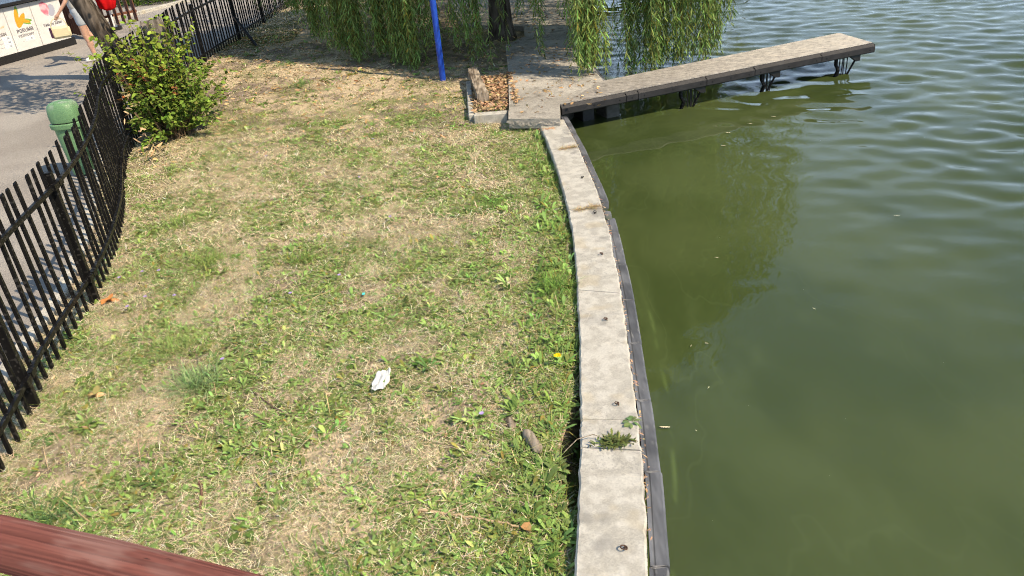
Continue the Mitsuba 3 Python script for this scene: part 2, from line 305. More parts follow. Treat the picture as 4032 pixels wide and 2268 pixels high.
struct('water', (np.stack([Xw, Yw, Zw], -1).reshape(-1, 3), Fw), 'mat_water', smooth=True)
struct('water', (np.array([[.0, -60, WATER_Z], [300, -60, WATER_Z], [300, 1, WATER_Z], [.0, 1, WATER_Z]]), np.array([[0, 1, 2], [0, 2, 3]])), 'mat_water')

# ---------------------------------------------------------------- quay wall with its cast blocks and rubber fender
qw = thing('quay_wall', 'long curved pale concrete quay wall edging the lawn, with dark rubber fender on its water side', 'wall')
joints = [1.6, 3.73, 4.01, 5.69, 7.43, 9.37, 10.62]
skew = [0, .08, .06, .13, .05, .05, 0]
for a in range(len(joints) - 1):
    n = 44; V = []
    for t in np.linspace(0, 1, n):
        row = []
        for side, fn in ((0, quay_l), (1, quay_r)):
            g0 = joints[a] + (skew[a] * (.5 - side)) + .004; g1 = joints[a + 1] + skew[a + 1] * (.5 - side) - .004
            y = g0 + (g1 - g0) * t; x = float(fn(np.clip(y, 1.6, 11.1)))
            q = .008 * (meshkit.noise(np.array([x * 3, y * 13, side * 7.0]), 4) - .5) + (.013 * (meshkit.noise(np.array([x, y * 40, side * 3.0]), 6) - .5))
            row.append((x + q, y))
        (xl, yl), (xr, yr) = row; c = .012
        V.append([(xl + .01, yl, -.75), (xl, yl, QUAY_Z - c), (xl + c, yl, QUAY_Z), (xr - c, yr, QUAY_Z), (xr, yr, QUAY_Z - c), (xr, yr, -.75)])
    V = np.array(V); m = 6; i = np.arange(n - 1)[:, None] * m; j = np.arange(m - 1)[None]
    F = np.concatenate([np.stack([i + j, i + m + j + 1, i + j + 1], -1).reshape(-1, 3), np.stack([i + j, i + m + j, i + m + j + 1], -1).reshape(-1, 3)])[:, ::-1]
    e = np.array([[0, 1, 2], [0, 2, 3], [0, 3, 5], [3, 4, 5]]); F = np.vstack([F, e, (e + (n - 1) * m)[:, ::-1]])
    V = V.reshape(-1, 3); V[:, 2] += rng.normal(0, .0015)
    put('block', (V, F), 'mat_concrete', qw)
FPROF = np.array([(.0, -.035), (.022, -.05), (.03, -.045), (.088, -.052), (.100, -.066), (.098, -.135), (.082, -.15), (.0, -.16)])
def fender(name, parent, P0, P1, N0, N1, prof=FPROF, n=7, cut=.0, mat='mat_rubber', curve=None):
    V = []
    for t in np.linspace(0, 1, n):
        p = P0 + (P1 - P0) * t if curve is None else curve(t)[0]; nn = nz(N0 + (N1 - N0) * t) if curve is None else curve(t)[1]
        tang = nz(P1 - P0)
        V.append([p + nn * u + np.array([0, 0, z]) - tang * (cut * np.clip((u - .03) / .06, 0, 1) if t in (0, 1) else 0) for u, z in prof])
    V = np.array(V); m = len(prof); i = np.arange(n - 1)[:, None] * m; j = np.arange(m)[None]; jn = (j + 1) % m
    F = np.concatenate([np.stack([i + j, i + jn, i + m + jn], -1).reshape(-1, 3), np.stack([i + j, i + m + jn, i + m + j], -1).reshape(-1, 3)])
    e = np.array([[0, k, k + 1] for k in range(1, m - 1)]); F = np.vstack([F, e[:, ::-1], e + (n - 1) * m])
    return put(name, (V.reshape(-1, 3), F), mat, parent, smooth=30)
def qn(y):
    d = (float(quay_r(np.clip(y + .05, 1.6, 11.1))) - float(quay_r(np.clip(y - .05, 1.6, 11.1)))) / .1
    return nz(np.array([1, -d, 0]))
fj = [10.98, 10.29, 9.66, 9.01, 8.315, 7.735, None, 6.96, 6.27, 5.63, 4.97, 4.265, 3.575, 2.873, 2.2, 1.6]
for a, b in zip(fj[:-1], fj[1:]):
    if a is None or b is None: continue
    y0, y1 = a - .004, b + .004
    dz = rng.normal(0, .003); du = abs(rng.normal(0, .004))
    cv = lambda t, y0=y0, y1=y1: (np.array([float(quay_r(np.clip(y0 + (y1 - y0) * t, 1.6, 11.1))) + .006 + du, y0 + (y1 - y0) * t, .03 + dz]), qn(y0 + (y1 - y0) * t))
    fender('fender', qw, cv(0)[0], cv(1)[0], qn(y0), qn(y1), curve=cv, cut=.022)
fender('fender', qw, np.array([1.0, 7.60, -.01]), np.array([1.012, 7.50, -.05]), qn(7.5), nz([1, -.3, -.4]), n=3)
fender('fender', qw, np.array([.995, 7.20, .05]), np.array([.985, 6.985, .005]), nz([1, .35, .25]), qn(6.9), n=5)

def mooring_ring(x, y, rz, tilt, mat, label, r=.0135):
    t = thing('mooring_ring', label, 'ring', None)
    o = np.array([x, y, QUAY_Z])
    a = np.linspace(0, np.pi, 9)
    d = np.array([math.cos(rz), math.sin(rz), 0]); s = np.array([-d[1], d[0], 0])
    put('staple', tube([o + s * .009 * math.cos(q) + np.array([0, 0, .014 * math.sin(q) - .004]) for q in a], .0038, 7), mat, t, smooth=40)
    a = np.linspace(0, 2 * np.pi, 25)
    e2 = nz(-d * math.cos(tilt) + np.array([0, 0, math.sin(tilt)]))
    c = o + np.array([0, 0, .014]) + e2 * (r - .006)
    put('ring', tube([c + r * (math.cos(q) * s + math.sin(q) * e2) for q in a], .0036, 7, caps=False), mat, t, smooth=True)
mooring_ring(.628 - .185, 2.945, .7, .30, 'mat_rust', 'large rusty mooring ring on the quay wall, the ring nearest the camera', r=.0175)
mooring_ring(.605, 4.155, .5, .25, 'mat_rust', 'rusty mooring ring on the quay wall just beyond the weeds growing on it')
mooring_ring(.695, 5.225, .4, .18, 'mat_rust', 'rusty mooring ring on the quay wall beside long green leaves, third from the camera')
mooring_ring(.83, 6.36, .5, .2, 'mat_rust', 'rusty mooring ring on the quay wall near the smudged grey patch, fourth from the camera')
mooring_ring(.90, 7.29, -1.2, .35, 'mat_iron', 'thin dark mooring ring on the quay wall beside the gap in the rubber fender')
mooring_ring(.893, 8.30, -2.6, .2, 'mat_iron', 'bluish dark mooring ring farthest along the quay wall, below the jetty')

# ---------------------------------------------------------------- concrete landing and jetty
front = [(.18, 10.56), (.30, 10.51), (.42, 10.475), (.52, 10.435), (.63, 10.405), (.74, 10.36), (.855, 10.33)]
slab = front + [(.93, 11.03), (1.70, 12.08), (1.66, 13.2), (1.9, 15.5), (2.3, 18.5), (2.78, 21.4), (2.8, 25), (-.7, 25), (-.8, 21), (-.5, 18.2), (.80, 17.3), (.75, 16.2), (.34, 15.5), (.30, 13.2), (.22, 11.2)]
struct('landing', prism(slab, .03, SLAB_Z), 'mat_paving')
fill = [(.2, 10.62), (.80, 10.45), (.80, 11.15), (1.40, 12.25), (1.60, 13.2), (1.85, 15.5), (2.25, 18.5), (2.7, 21.4), (2.7, 24.9), (-.65, 24.9), (-.72, 21), (-.45, 18.25), (.78, 17.3), (.72, 16.25), (.36, 15.5), (.32, 13.2), (.24, 11.2)]
scene['mat_wetstone'] = two(P_(proc(lambda p, n, uv: mix((.05, .048, .040), (.13, .12, .10), fbm(p.x * 14, p.y * 14, p.z * 20, 3))), .6, .3))
put('footing', prism(fill, -.75, .026), 'mat_wetstone', 'landing')
bb = Bag()
for k in range(60):        # broken, undercut front edge of the landing
    t = rng.uniform(); x = .2 + .65 * t; y = np.interp(x, [p[0] for p in front], [p[1] for p in front]) + .006
    h = trimesh.convex.convex_hull(rng.normal(0, 1, (10, 3)) * [.024, .007, .016] + [x, y, SLAB_Z - .012 - .085 * rng.uniform() ** .7])
    bb.add(h.vertices, h.faces)
put('broken_edge', bb.mesh(), 'mat_paving', 'landing', kind='stuff')
JA, JB = np.array([.927, 11.03, 0]), np.array([6.122, 12.774, 0]); FA, FB = np.array([1.70, 12.08, 0]), np.array([5.965, 13.68, 0])
jt = thing('jetty', 'long narrow concrete jetty on thin iron legs reaching out over the water', 'jetty')
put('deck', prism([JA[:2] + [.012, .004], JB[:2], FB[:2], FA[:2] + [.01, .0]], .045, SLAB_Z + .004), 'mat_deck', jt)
jd = nz(JB - JA); jn = np.array([jd[1], -jd[0], 0]); Lj = np.linalg.norm(JB - JA)
JPROF = np.array([(.0, -.008), (.012, -.012), (.040, -.045), (.052, -.040), (.060, -.052), (.060, -.135), (.048, -.15), (.0, -.16)])
cuts = [.0, 1.02, 1.22, 2.37, 3.22, 4.46, Lj + .02]
for a, b in zip(cuts[:-1], cuts[1:]):
    o = rng.normal(0, .003)
    fk = fender('fender', jt, JA + jd * (a + .005) + [0, 0, SLAB_Z + o], JA + jd * (b - .005) + [0, 0, SLAB_Z + o], jn, jn, JPROF, n=2, mat='mat_jetty_rubber')
    for q in ([a + .10, b - .10] if b - a > .4 else [(a + b) / 2]) + ([(a + b) / 2] if b - a > .8 else []):
        p = JA + jd * q + jn * .0595 + np.array([0, 0, SLAB_Z - .095])
        put('bolt', tube([p - jn * .004, p + jn * .006], .011, 8), 'mat_black', fk)
fd = nz(FB - FA); fn_ = np.array([-fd[1], fd[0], 0]); Lf = np.linalg.norm(FB - FA)
for a, b in ((0, Lf / 3), (Lf / 3, 2 * Lf / 3), (2 * Lf / 3, Lf + .02)):
    fender('fender', jt, FA + fd * (b - .005) + [0, 0, SLAB_Z + .006], FA + fd * (a + .005) + [0, 0, SLAB_Z + .006], fn_, fn_, JPROF, n=2, mat='mat_jetty_rubber')
ed = nz(FB - JB); fender('fender', jt, FB + [0, 0, SLAB_Z + .006], JB + [0, 0, SLAB_Z + .004], jd, jd, JPROF * [1.1, 1], n=2, mat='mat_jetty_rubber')
def on_near(x): return JA + jd * ((x - JA[0]) / jd[0])
for (xl, xm, xr) in ((2.84, (2.95, 3.06), 3.13), (4.21, (4.25, 4.35), 4.40), (5.55, (5.62, 5.75), 5.86)):
    bk = jn * -.10
    a = on_near(xl) + bk; put('leg', tube([a + [0, 0, .05], a + [.01, .0, -.12], a + [.045, -.02, -.2], a + [-.05, .05, -.5], a + [-.08, .08, -1.2]], .030, 8), 'mat_iron', jt, smooth=50)
    for k, x in enumerate(np.linspace(xm[0], xm[1], 4) + [0, .012, -.008, .01]):
        a = on_near(x) + bk * .9; put('rod', tube([a + [0, 0, .05], a + [.0, 0, -.1], a + [rng.normal(0, .006), 0, -.32], a + [rng.normal(0, .02), 0, -1.1]], .0085, 6), 'mat_black', jt, smooth=50)
    a = on_near(xr + .02) + jn * -.02
    put('strut', tube([a + [0, 0, -.02], a + [-.16, .02, -.36], a + [-.5, .06, -1.1]], .016, 7), 'mat_iron', jt, smooth=50)
    v = np.array([on_near(xr - .14), on_near(xr + .05), on_near(xr + .05), on_near(xr - .02)]) + [0, 0, .005]; v[2:, 2] = [-.085, -.085]
    v = np.vstack([v + jn * -.03, v + jn * .02]); put('bracket', trimesh.convex.convex_hull(v), 'mat_black', jt)
    cr = on_near(xm[0]) + bk; put('beam', bar(cr + [0, 0, .02], cr - jn * .75 + [0, 0, .02], .08, .05), 'mat_black', jt)
put('pier_or_shade_block', box((1.72, 11.86, -.35), (.11, .18, .40), np.stack([jd, np.array([-jd[1], jd[0], 0]), [0, 0, 1]], 1), .01), 'mat_wetstone', jt)
put('pier_or_shade_block', box((1.35, 11.80, -.35), (.10, .16, .40), np.stack([jd, np.array([-jd[1], jd[0], 0]), [0, 0, 1]], 1), .01), 'mat_black', jt)  # black block put in for the shadowed void between quay and pillar
# quay fender on the landing's lake side, beyond the jetty
for (p, q) in (((1.70, 12.16), (1.66, 13.2)), ((1.66, 13.2), (1.9, 15.5)), ((1.9, 15.5), (2.3, 18.5)), ((2.3, 18.5), (2.78, 21.4))):
    p, q = np.array([*p, SLAB_Z]), np.array([*q, SLAB_Z]); d = nz(q - p); fender('fender', 'landing', q - d * .006, p + d * .006, np.array([d[1], -d[0], 0]), np.array([d[1], -d[0], 0]), JPROF * [1.3, 1], n=2)
# second jetty further along
j2 = thing('jetty', 'distant second concrete jetty with a black fender, glimpsed between the hanging willow branches', 'jetty')
a, b = np.array([2.8, 21.35, SLAB_Z]), np.array([7.4, 23.2, SLAB_Z]); d = nz(b - a); nn = np.array([d[1], -d[0], 0]); n2 = -nn * 1.3
put('deck', prism([a[:2], b[:2], (b + n2)[:2], (a + n2)[:2]], .03, SLAB_Z), 'mat_paving', j2)
fender('fender', j2, a, (a + b) / 2 - d * .005, nn, nn, JPROF, n=2, mat='mat_jetty_rubber'); fender('fender', j2, (a + b) / 2 + d * .005, b, nn, nn, JPROF, n=2, mat='mat_jetty_rubber')
for q in (1.6, 3.4, 4.7): put('leg', tube([a + d * q + n2 * .3 + [0, 0, -.1], a + d * q + n2 * .3 + [0, 0, -1.2]], .05, 8), 'mat_iron', j2)

# planting bed beside the landing: two kerbs, an old beam
k1 = thing('bed_kerb', 'weathered concrete kerb along the left side of the leaf-filled bed beside the landing', 'kerb'); scene[k1] = mikit.ply(bar((-.37, 13.25, .02), (-.33, 11.22, .02), .085, .14, ch=.012), 'mat_concrete')
k2 = thing('bed_kerb', 'short mossy concrete kerb across the front of the leaf-filled bed', 'kerb'); scene[k2] = mikit.ply(bar((-.29, 11.16, .03), (.19, 11.10, .035), .13, .16, ch=.014), 'mat_concrete')
def beam(y0, y1, x0, x1, w, h, z, seed):
    r = np.random.default_rng(seed); n = 14; V = []
    for k in range(n):
        t = k / (n - 1); c = np.array([x0 + (x1 - x0) * t, y0 + (y1 - y0) * t, z]); q = r.normal(0, .005, (8, 2))
        sh = np.array([(-1, -1), (0, -1.02), (1, -1), (1.02, 0), (1, .85), (0, 1.0), (-1, .9), (-1.02, 0)]) * [w / 2, h / 2] + q
        V.append([c + [a_, 0, b_] for a_, b_ in sh])
    V = np.array(V); i = np.arange(n - 1)[:, None] * 8; j = np.arange(8)[None]; jn_ = (j + 1) % 8
    F = np.concatenate([np.stack([i + j, i + jn_, i + 8 + jn_], -1).reshape(-1, 3), np.stack([i + j, i + 8 + jn_, i + 8 + j], -1).reshape(-1, 3)])
    e = np.array([[0, k, k + 1] for k in range(1, 7)]); F = np.vstack([F, e[:, ::-1], e + (n - 1) * 8])
    return V.reshape(-1, 3), F
bk_ = thing('wooden_beam', 'weathered grey squared wooden beam lying in the leaf-filled bed', 'beam'); scene[bk_] = mikit.ply(beam(11.75, 12.95, -.135, -.245, .17, .17, .155, 4), 'mat_oldwood')
bk_ = thing('wooden_beam', 'short stub of old wooden beam at the shaded far end of the bed', 'beam'); scene[bk_] = mikit.ply(beam(13.0, 13.5, -.245, -.29, .16, .19, .155, 5), 'mat_oldwood')

# ---------------------------------------------------------------- iron fence
def fpos(y, off=0.0, z=0.0):
    d = (float(fence_x(y + .05)) - float(fence_x(y - .05))) / .1; n_ = nz(np.array([1, -d, 0]))
    return np.array([float(fence_x(y)), y, z]) + n_ * off, n_
fe = thing('iron_fence', 'long curved black iron picket fence between the asphalt path and the lawn', 'fence')
pv = np.array([[-1, -1, 0], [1, -1, 0], [1, 1, 0], [-1, 1, 0], [-1, -1, 1.345], [1, -1, 1.36], [1, 1, 1.36], [-1, 1, 1.345], [-1, 0, 1.36], [1, 0, 1.375]]) * [.0125, .014, 1]
pick = mikit.ply(trimesh.convex.convex_hull(pv), 'mat_iron')
yy, cum = 1.2, 0
posts = [1.2, 4.92, 6.6, 10.12, 13.7, 17.35, 19.77, 21.84, 25.4, 29]
cy = 1.2; cnt = 0
while cy < 29:
    d = math.hypot(1, (float(fence_x(cy + .05)) - float(fence_x(cy - .05))) / .1)
    if min(abs(cy - p) for p in posts) > .045:
        p, n_ = fpos(cy); k = 'iron_fence__picket' + (f'_{cnt:03d}' if cnt else ''); cnt += 1
        rz = math.degrees(math.atan2(n_[1], n_[0])) + rng.normal(0, 3)
        scene[k] = {**pick, 'to_world': T().translate([p[0], p[1], .015 + rng.normal(0, .006) - .02]).rotate([0, 0, 1], rz).rotate([1, 0, 0], rng.normal(0, .5)).rotate([0, 1, 0], rng.normal(0, .6))}
    cy += .158 / d
for p_ in posts:
    p, n_ = fpos(p_, .01)
    R = np.stack([n_, np.cross([0, 0, 1], n_), [0, 0, 1]], 1)
    bg = Bag(); bg.add(*box(p + [0, 0, .575], (.03, .03, .66), R, .004)); bg.add(*box(p + [0, 0, 1.238], (.034, .034, .006), R, .002))
    put('post', bg.mesh(), 'mat_iron', fe)
pz = {}
for zc, name in ((.25, 'rail'), (1.13, 'rail')):
    for a, b in zip(posts[:-1], posts[1:]):
        pts = []
        for y in np.linspace(a + .0, b - .0, max(6, int((b - a) / .35))):
            p, n_ = fpos(y, .042, zc); pts.append(p)
        bg = Bag()
        V = []
        for k, p in enumerate(pts):
            _, n_ = fpos(np.linspace(a, b, len(pts))[k]); w, h = .014, .02
            V.append([p - n_ * w - [0, 0, h], p + n_ * w - [0, 0, h], p + n_ * w + [0, 0, h], p - n_ * w + [0, 0, h]])
        V = np.array(V); n = len(pts); i = np.arange(n - 1)[:, None] * 4; j = np.arange(4)[None]; jq = (j + 1) % 4
        F = np.concatenate([np.stack([i + j, i + 4 + jq, i + jq], -1).reshape(-1, 3), np.stack([i + j, i + 4 + j, i + 4 + jq], -1).reshape(-1, 3)])
        F = np.vstack([F, [[0, 1, 2], [0, 2, 3]], np.array([[0, 2, 1], [0, 3, 2]]) + 4 * (n - 1)])
        m_ = trimesh.Trimesh(V.reshape(-1, 3), F, process=False); trimesh.repair.fix_normals(m_)
        put('rail', m_, 'mat_iron', fe)
        for y in (a + .06, b - .06):
            if y < 16:
                p, n_ = fpos(y, .06, zc); put('clip', box(p, (.012, .05, .026), np.stack([n_, np.cross([0, 0, 1], n_), [0, 0, 1]], 1)), 'mat_iron', fe)
lb = thing('leaning_bar', 'black square iron strut propped against the far part of the fence', 'bar')
scene[lb] = mikit.ply(bar((-5.03, 18.39, -.03), (-5.86, 19.72, .66), .055, .055, ch=.004), 'mat_iron')

# ---------------------------------------------------------------- blue pole
bp = thing('blue_pole', 'glossy bright blue painted pole standing in the grass before the willow', 'pole')
put('shaft', tube([(-.82, 13.83, -.1), (-.82, 13.83, 1.7), (-.82, 13.83, 3.4)], .051, 20), 'mat_blue', bp, smooth=50)
put('cap', trimesh.creation.icosphere(2, .058).apply_translation([-.82, 13.83, 3.42]), 'mat_blue', bp, smooth=True)

# ---------------------------------------------------------------- willow
def trunkmesh(path, rad, k=28, n=40, amp=.12, seed=1):
    path = np.asarray(path, float); t = np.linspace(0, 1, len(path)); cs = CubicSpline(t, path); tt = np.linspace(0, 1, n); rr = np.interp(tt, t, rad)
    return tube(cs(tt), rr, k, ripple=lambda q, ph: 1 + amp * (2 * meshkit.fbm(np.stack([np.cos(ph) * 3.2, np.sin(ph) * 3.2, ph * 0 + q * 1.6 + seed], -1), 3, seed) - 1))
wt = thing('willow_tree', 'large weeping willow whose long leafy branches hang down to the landing and over the water', 'tree')
put('trunk', trunkmesh([(.29, 16.72, -.1), (.31, 16.7, .3), (.33, 16.7, 1.0), (.36, 16.75, 2.0), (.30, 16.8, 3.0)], [.38, .25, .205, .22, .21], seed=2), 'mat_bark', wt, smooth=True)
limb_ends = [(-2.6, 16.2, 6.8), (-1.4, 18.6, 7.6), (1.5, 18.4, 8.0), (3.0, 16.4, 7.4), (2.2, 14.6, 7.2), (-.4, 14.4, 7.0), (-3.6, 17.8, 6.0), (4.3, 15.2, 6.2)]
for k, e in enumerate(limb_ends):
    s_ = np.array([.3, 16.78, 2.2 + .1 * k]); e = np.array(e); mid = s_ * .5 + e * .5 + [0, 0, .9]
    put('limb', trunkmesh([s_, s_ * .75 + mid * .25, mid, e], [.17, .13, .09, .03], k=9, n=14, amp=.08, seed=k + 5), 'mat_bark', wt, smooth=True)
CL = [(-3.97, 18.0, .72), (-3.45, 17.0, .36), (-2.84, 16.0, .26), (-2.5, 15.6, .12), (-2.0, 15.4, .22), (-1.62, 15.0, .05), (-1.31, 14.6, .0), (-1.01, 14.6, .36), (-4.42, 19.0, .78),
      (-.43, 14.3, .35), (-.13, 14.2, .12), (-.23, 14.4, .59), (.32, 14.6, .28), (.57, 14.6, .75), (.83, 14.6, .73), (.92, 14.0, .05), (1.28, 13.4, .82), (1.46, 13.0, .4), (1.50, 12.9, .18), (1.62, 12.95, .24), (1.70, 12.9, .2),
      (2.31, 13.6, -.13), (2.52, 14.0, -.13), (2.78, 13.8, -.16), (3.09, 14.2, -.11), (3.41, 14.2, -.17), (3.78, 14.4, -.15), (4.06, 14.5, -.09), (4.12, 14.6, .18), (4.39, 14.8, .2)]
CN = [40, 46, 50, 52, 50, 48, 40, 22, 30, 13, 11, 14, 2, 4, 4, 6, 5, 10, 34, 30, 22, 3, 30, 34, 32, 34, 28, 24, 10, 8]
wl, tw = Bag(), Bag()
CEN = np.array([.3, 16.8])
def crown_top(x, y):
    r = np.hypot((x - .3) / 6.2, (y - 16.8) / 5.2); return 8.9 * np.sqrt(np.clip(1 - .75 * r * r, .1, 1)) * (.86 + .2 * meshkit.noise(np.array([x * .8, y * .8, 0.0]), 3))
WCOL = np.array([.195, .285, .085])
def strand(x, y, ztip, dens, seg=.034, lower=2.6, leafL=.125, tone=1.0):
    zt = max(crown_top(x, y), ztip + 2.5)
    h = zt - ztip; sw = rng.normal(0, .05, 2); ph = rng.uniform(0, 6.28); amp = rng.uniform(.01, .05)
    inw = (CEN - [x, y]); 
    def pos(s):           # s: metres up from the tip
        c = np.clip((s - .55 * h) / (.45 * h), 0, 1)
        w = amp * np.sin(s * 2.3 + ph)
        return np.stack([x + inw[0] * .25 * c ** 2 + sw[0] * s * .35 + w, y + inw[1] * .25 * c ** 2 + sw[1] * s * .35 + .6 * w, ztip + s], -1)
    lo = min(lower, h)
    s = np.arange(0, lo, seg); s = s + rng.uniform(0, seg, len(s)); n = len(s); P = pos(s)
    if h > lo: 
        s2 = np.arange(lo, h, seg * 3.2); P2 = pos(s2 + rng.uniform(0, seg * 3, len(s2)))
    a = rng.uniform(0, 2 * np.pi, n); dn = rng.uniform(.45, 1.15, n)
    D = np.stack([np.cos(a), np.sin(a), -dn * 1.5], 1)
    col = jitter(WCOL * tone, n, .28, .10); yel = rng.uniform(size=n) < .10; col[yel] = jitter((.16, .16, .035), yel.sum(), .2)
    add_leaves(wl, col, P, D, leafL * rng.uniform(.6, 1.3, n) * np.clip(.45 + s * 2.2, .45, 1), .0175 * rng.uniform(.8, 1.3, n), prof=((0, .3), (.4, 1.0), (.75, .7)), bend=rng.uniform(.05, .5, n), up=rdir(n, (-1, 1)))
    if h > lo:
        n = len(P2); a = rng.uniform(0, 2 * np.pi, n); D = np.stack([np.cos(a), np.sin(a), -rng.uniform(.6, 1.8, n)], 1)
        add_leaves(wl, jitter(WCOL * tone, n, .2), P2 + rng.normal(0, .05, (n, 3)), D, .2 * rng.uniform(.7, 1.3, n), .04, prof=((0, .4), (.5, 1.0)), bend=.3, up=rdir(n, (-1, 1)))
    q = np.linspace(0, min(h, 3.2), 7); tw.add(*tube(pos(q), np.linspace(.0014, .004, 7), 3, caps=False), (.16, .13, .04))
for (x, y, z), n in zip(CL, CN):
    for k in range(n):
        rr = .10 if n > 8 else .05
        up_ = abs(rng.normal(0, .10)) if k else 0
        if rng.uniform() < .35: up_ += rng.uniform(.1, 1.0)
        zz = z - .13 if x > 2 else z
        strand(x + rng.normal(0, rr), y - (.48 if 1.4 < x < 1.8 else 0) + rng.normal(0, rr) + (abs(rng.normal(0, .22)) if n > 8 else 0), max(zz, -.27) + up_, 1, tone=rng.uniform(.85, 1.2))
def sunny(x, y, z0):      # would this strand darken the part of the lawn that lies in the sun?
    z = np.linspace(z0, max(float(crown_top(x, y)), z0 + 2.5), 8); Xs, Ys = x - .755 * z, y + .54 * z
    return bool(np.any((Xs > -5.9) & ((Xs + 1.3) * 1.45 + (Ys - 14.75) * 1.3 < -.9)))
for k in range(1900):
    while True:
        x, y = rng.uniform(-6.0, 6.3), rng.uniform(12.0, 22)
        r = math.hypot((x - .3) / 6.2, (y - 16.8) / 5.2)
        if r < 1 and (r > .45 or rng.uniform() < .6): break
    lim = 3.2 - .0964 * x - .141 * y + .1
    z = lim + rng.uniform(0, 1.9)
    if y > 18.5 and x < -1: z = rng.uniform(.5, 2.2)
    if not sunny(x, y, z): strand(x, y, z, 1, seg=.06, lower=1.0, leafL=.13)
for k in range(420):      # the crown's far left side
    x, y = rng.uniform(-6.5, -.5), rng.uniform(18, 24.5); z = rng.uniform(1.0, 4.5)
    if not sunny(x, y, z): strand(x, y, z, 1, seg=.07, lower=1.0, leafL=.15)
for k in range(420):      # boughs towards the sun, which shade the inner curtain
    x, y = rng.uniform(-.2, 3.2), rng.uniform(12.2, 15.2); lim = 3.3 - .0964 * x - .141 * y; z = lim + rng.uniform(.2, 2.6)
    if (x - .755 * z + 1.3) * 1.45 + (y + .54 * z - 14.75) * 1.3 > .3: strand(x, y, z, 1, seg=.05, lower=1.2, leafL=.14)
for k in range(150):      # the bough that shades the landing
    x, y, z = rng.uniform(2.3, 3.9), rng.uniform(11.5, 13.1), rng.uniform(1.35, 2.9)
    if y + .54 * z > 13.4: strand(x, y, z, 1, seg=.05, lower=1.2, leafL=.13)
put('hanging_leaves', wl.mesh(), 'mat_leaf', wt, color=wl.col(), kind='stuff')
put('twigs', tw.mesh(), 'mat_dry', wt, color=tw.col(), kind='stuff')
labels[wt + '__hanging_leaves']['label'] = 'narrow yellow-green willow leaves on drooping strands'

# ---------------------------------------------------------------- leaning tree, stump with its shoots
lt = thing('leaning_tree', 'dark leaning tree trunk by the path, in front of the person carrying the bag', 'tree')
put('trunk', trunkmesh([(-7.42, 17.12, -.2), (-7.5, 17.12, .1), (-7.68, 17.1, .7), (-7.98, 17.1, 1.55), (-8.5, 16.9, 3.0), (-8.7, 16.4, 4.2)], [.30, .25, .20, .185, .17, .10], k=22, n=40, seed=9), 'mat_bark', lt, smooth=True)
cl_ = Bag()
for (c, r_, n) in (((-8.4, 16.2, 4.8), 1.3, 900), ((-6.6, 14.6, 4.3), 1.25, 900), ((-5.6, 13.6, 4.0), .9, 520), ((-7.6, 15.2, 5.2), 1.3, 800), ((-9.6, 17.2, 5.2), 1.4, 700), ((-7.4, 13.5, 4.2), .9, 420)):
    p = np.array(c) + rdir(n, (-1, 1)) * (r_ * rng.uniform(.2, 1, n) ** .6)[:, None]
    add_leaves(cl_, jitter((.06, .10, .025), n, .25), p, rdir(n, (-1, .6)), rng.uniform(.10, .2, n), rng.uniform(.05, .09, n), bend=.3, up=rdir(n, (-1, 1)))
for e in ((-8.4, 16.2, 4.8), (-6.6, 14.6, 4.3), (-5.6, 13.6, 4.0), (-7.6, 15.2, 5.2), (-9.6, 17.2, 5.2), (-7.4, 13.5, 4.2)):
    put('branch', trunkmesh([(-8.3, 16.95, 2.5), (-8.3, 16.6, 3.6), np.array(e) * .6 + np.array([-8.3, 16.5, 3.6]) * .4, e], [.11, .08, .05, .02], k=8, n=12, seed=3), 'mat_bark', lt, smooth=True)
put('crown', cl_.mesh(), 'mat_leaf', lt, color=cl_.col(), kind='stuff')

stp = thing('tree_stump', 'tall grey weathered tree stump standing among the leafy shoots by the fence', 'stump')
def stumpcol(p, n, uv):
    a = noise(p.x * 45, p.y * 45, p.z * 3); return mix((.07, .06, .05), (.22, .195, .165), smoothstep(.2, .8, .6 * a + .4 * fbm(p.x * 8, p.y * 8, p.z * 3, 3)))
scene['mat_stump'] = bump(two({'type': 'diffuse', 'reflectance': proc(stumpcol)}), lambda p, n, uv: .012 * noise(p.x * 34, p.y * 34, p.z * 2.5), 4e-3)
sv, sf = trunkmesh([(-4.76, 12.36, -.1), (-4.80, 12.38, .3), (-4.84, 12.4, 1.0), (-4.90, 12.42, 1.62)], [.27, .19, .165, .15], k=26, n=44, amp=.2, seed=13)
top = sv[:, 2] > 1.5
sv[top, 2] += .16 * (meshkit.noise(sv[top] * [14, 14, 2], 5) - .4)
put('trunk', (sv, sf), 'mat_stump', stp, smooth=40)
shr = thing('leafy_shrub', 'bushy light green shrub of broad-leaved shoots growing around the grey stump and through the fence', 'shrub')
sh, st_ = Bag(), Bag()
rs = np.random.default_rng(5)
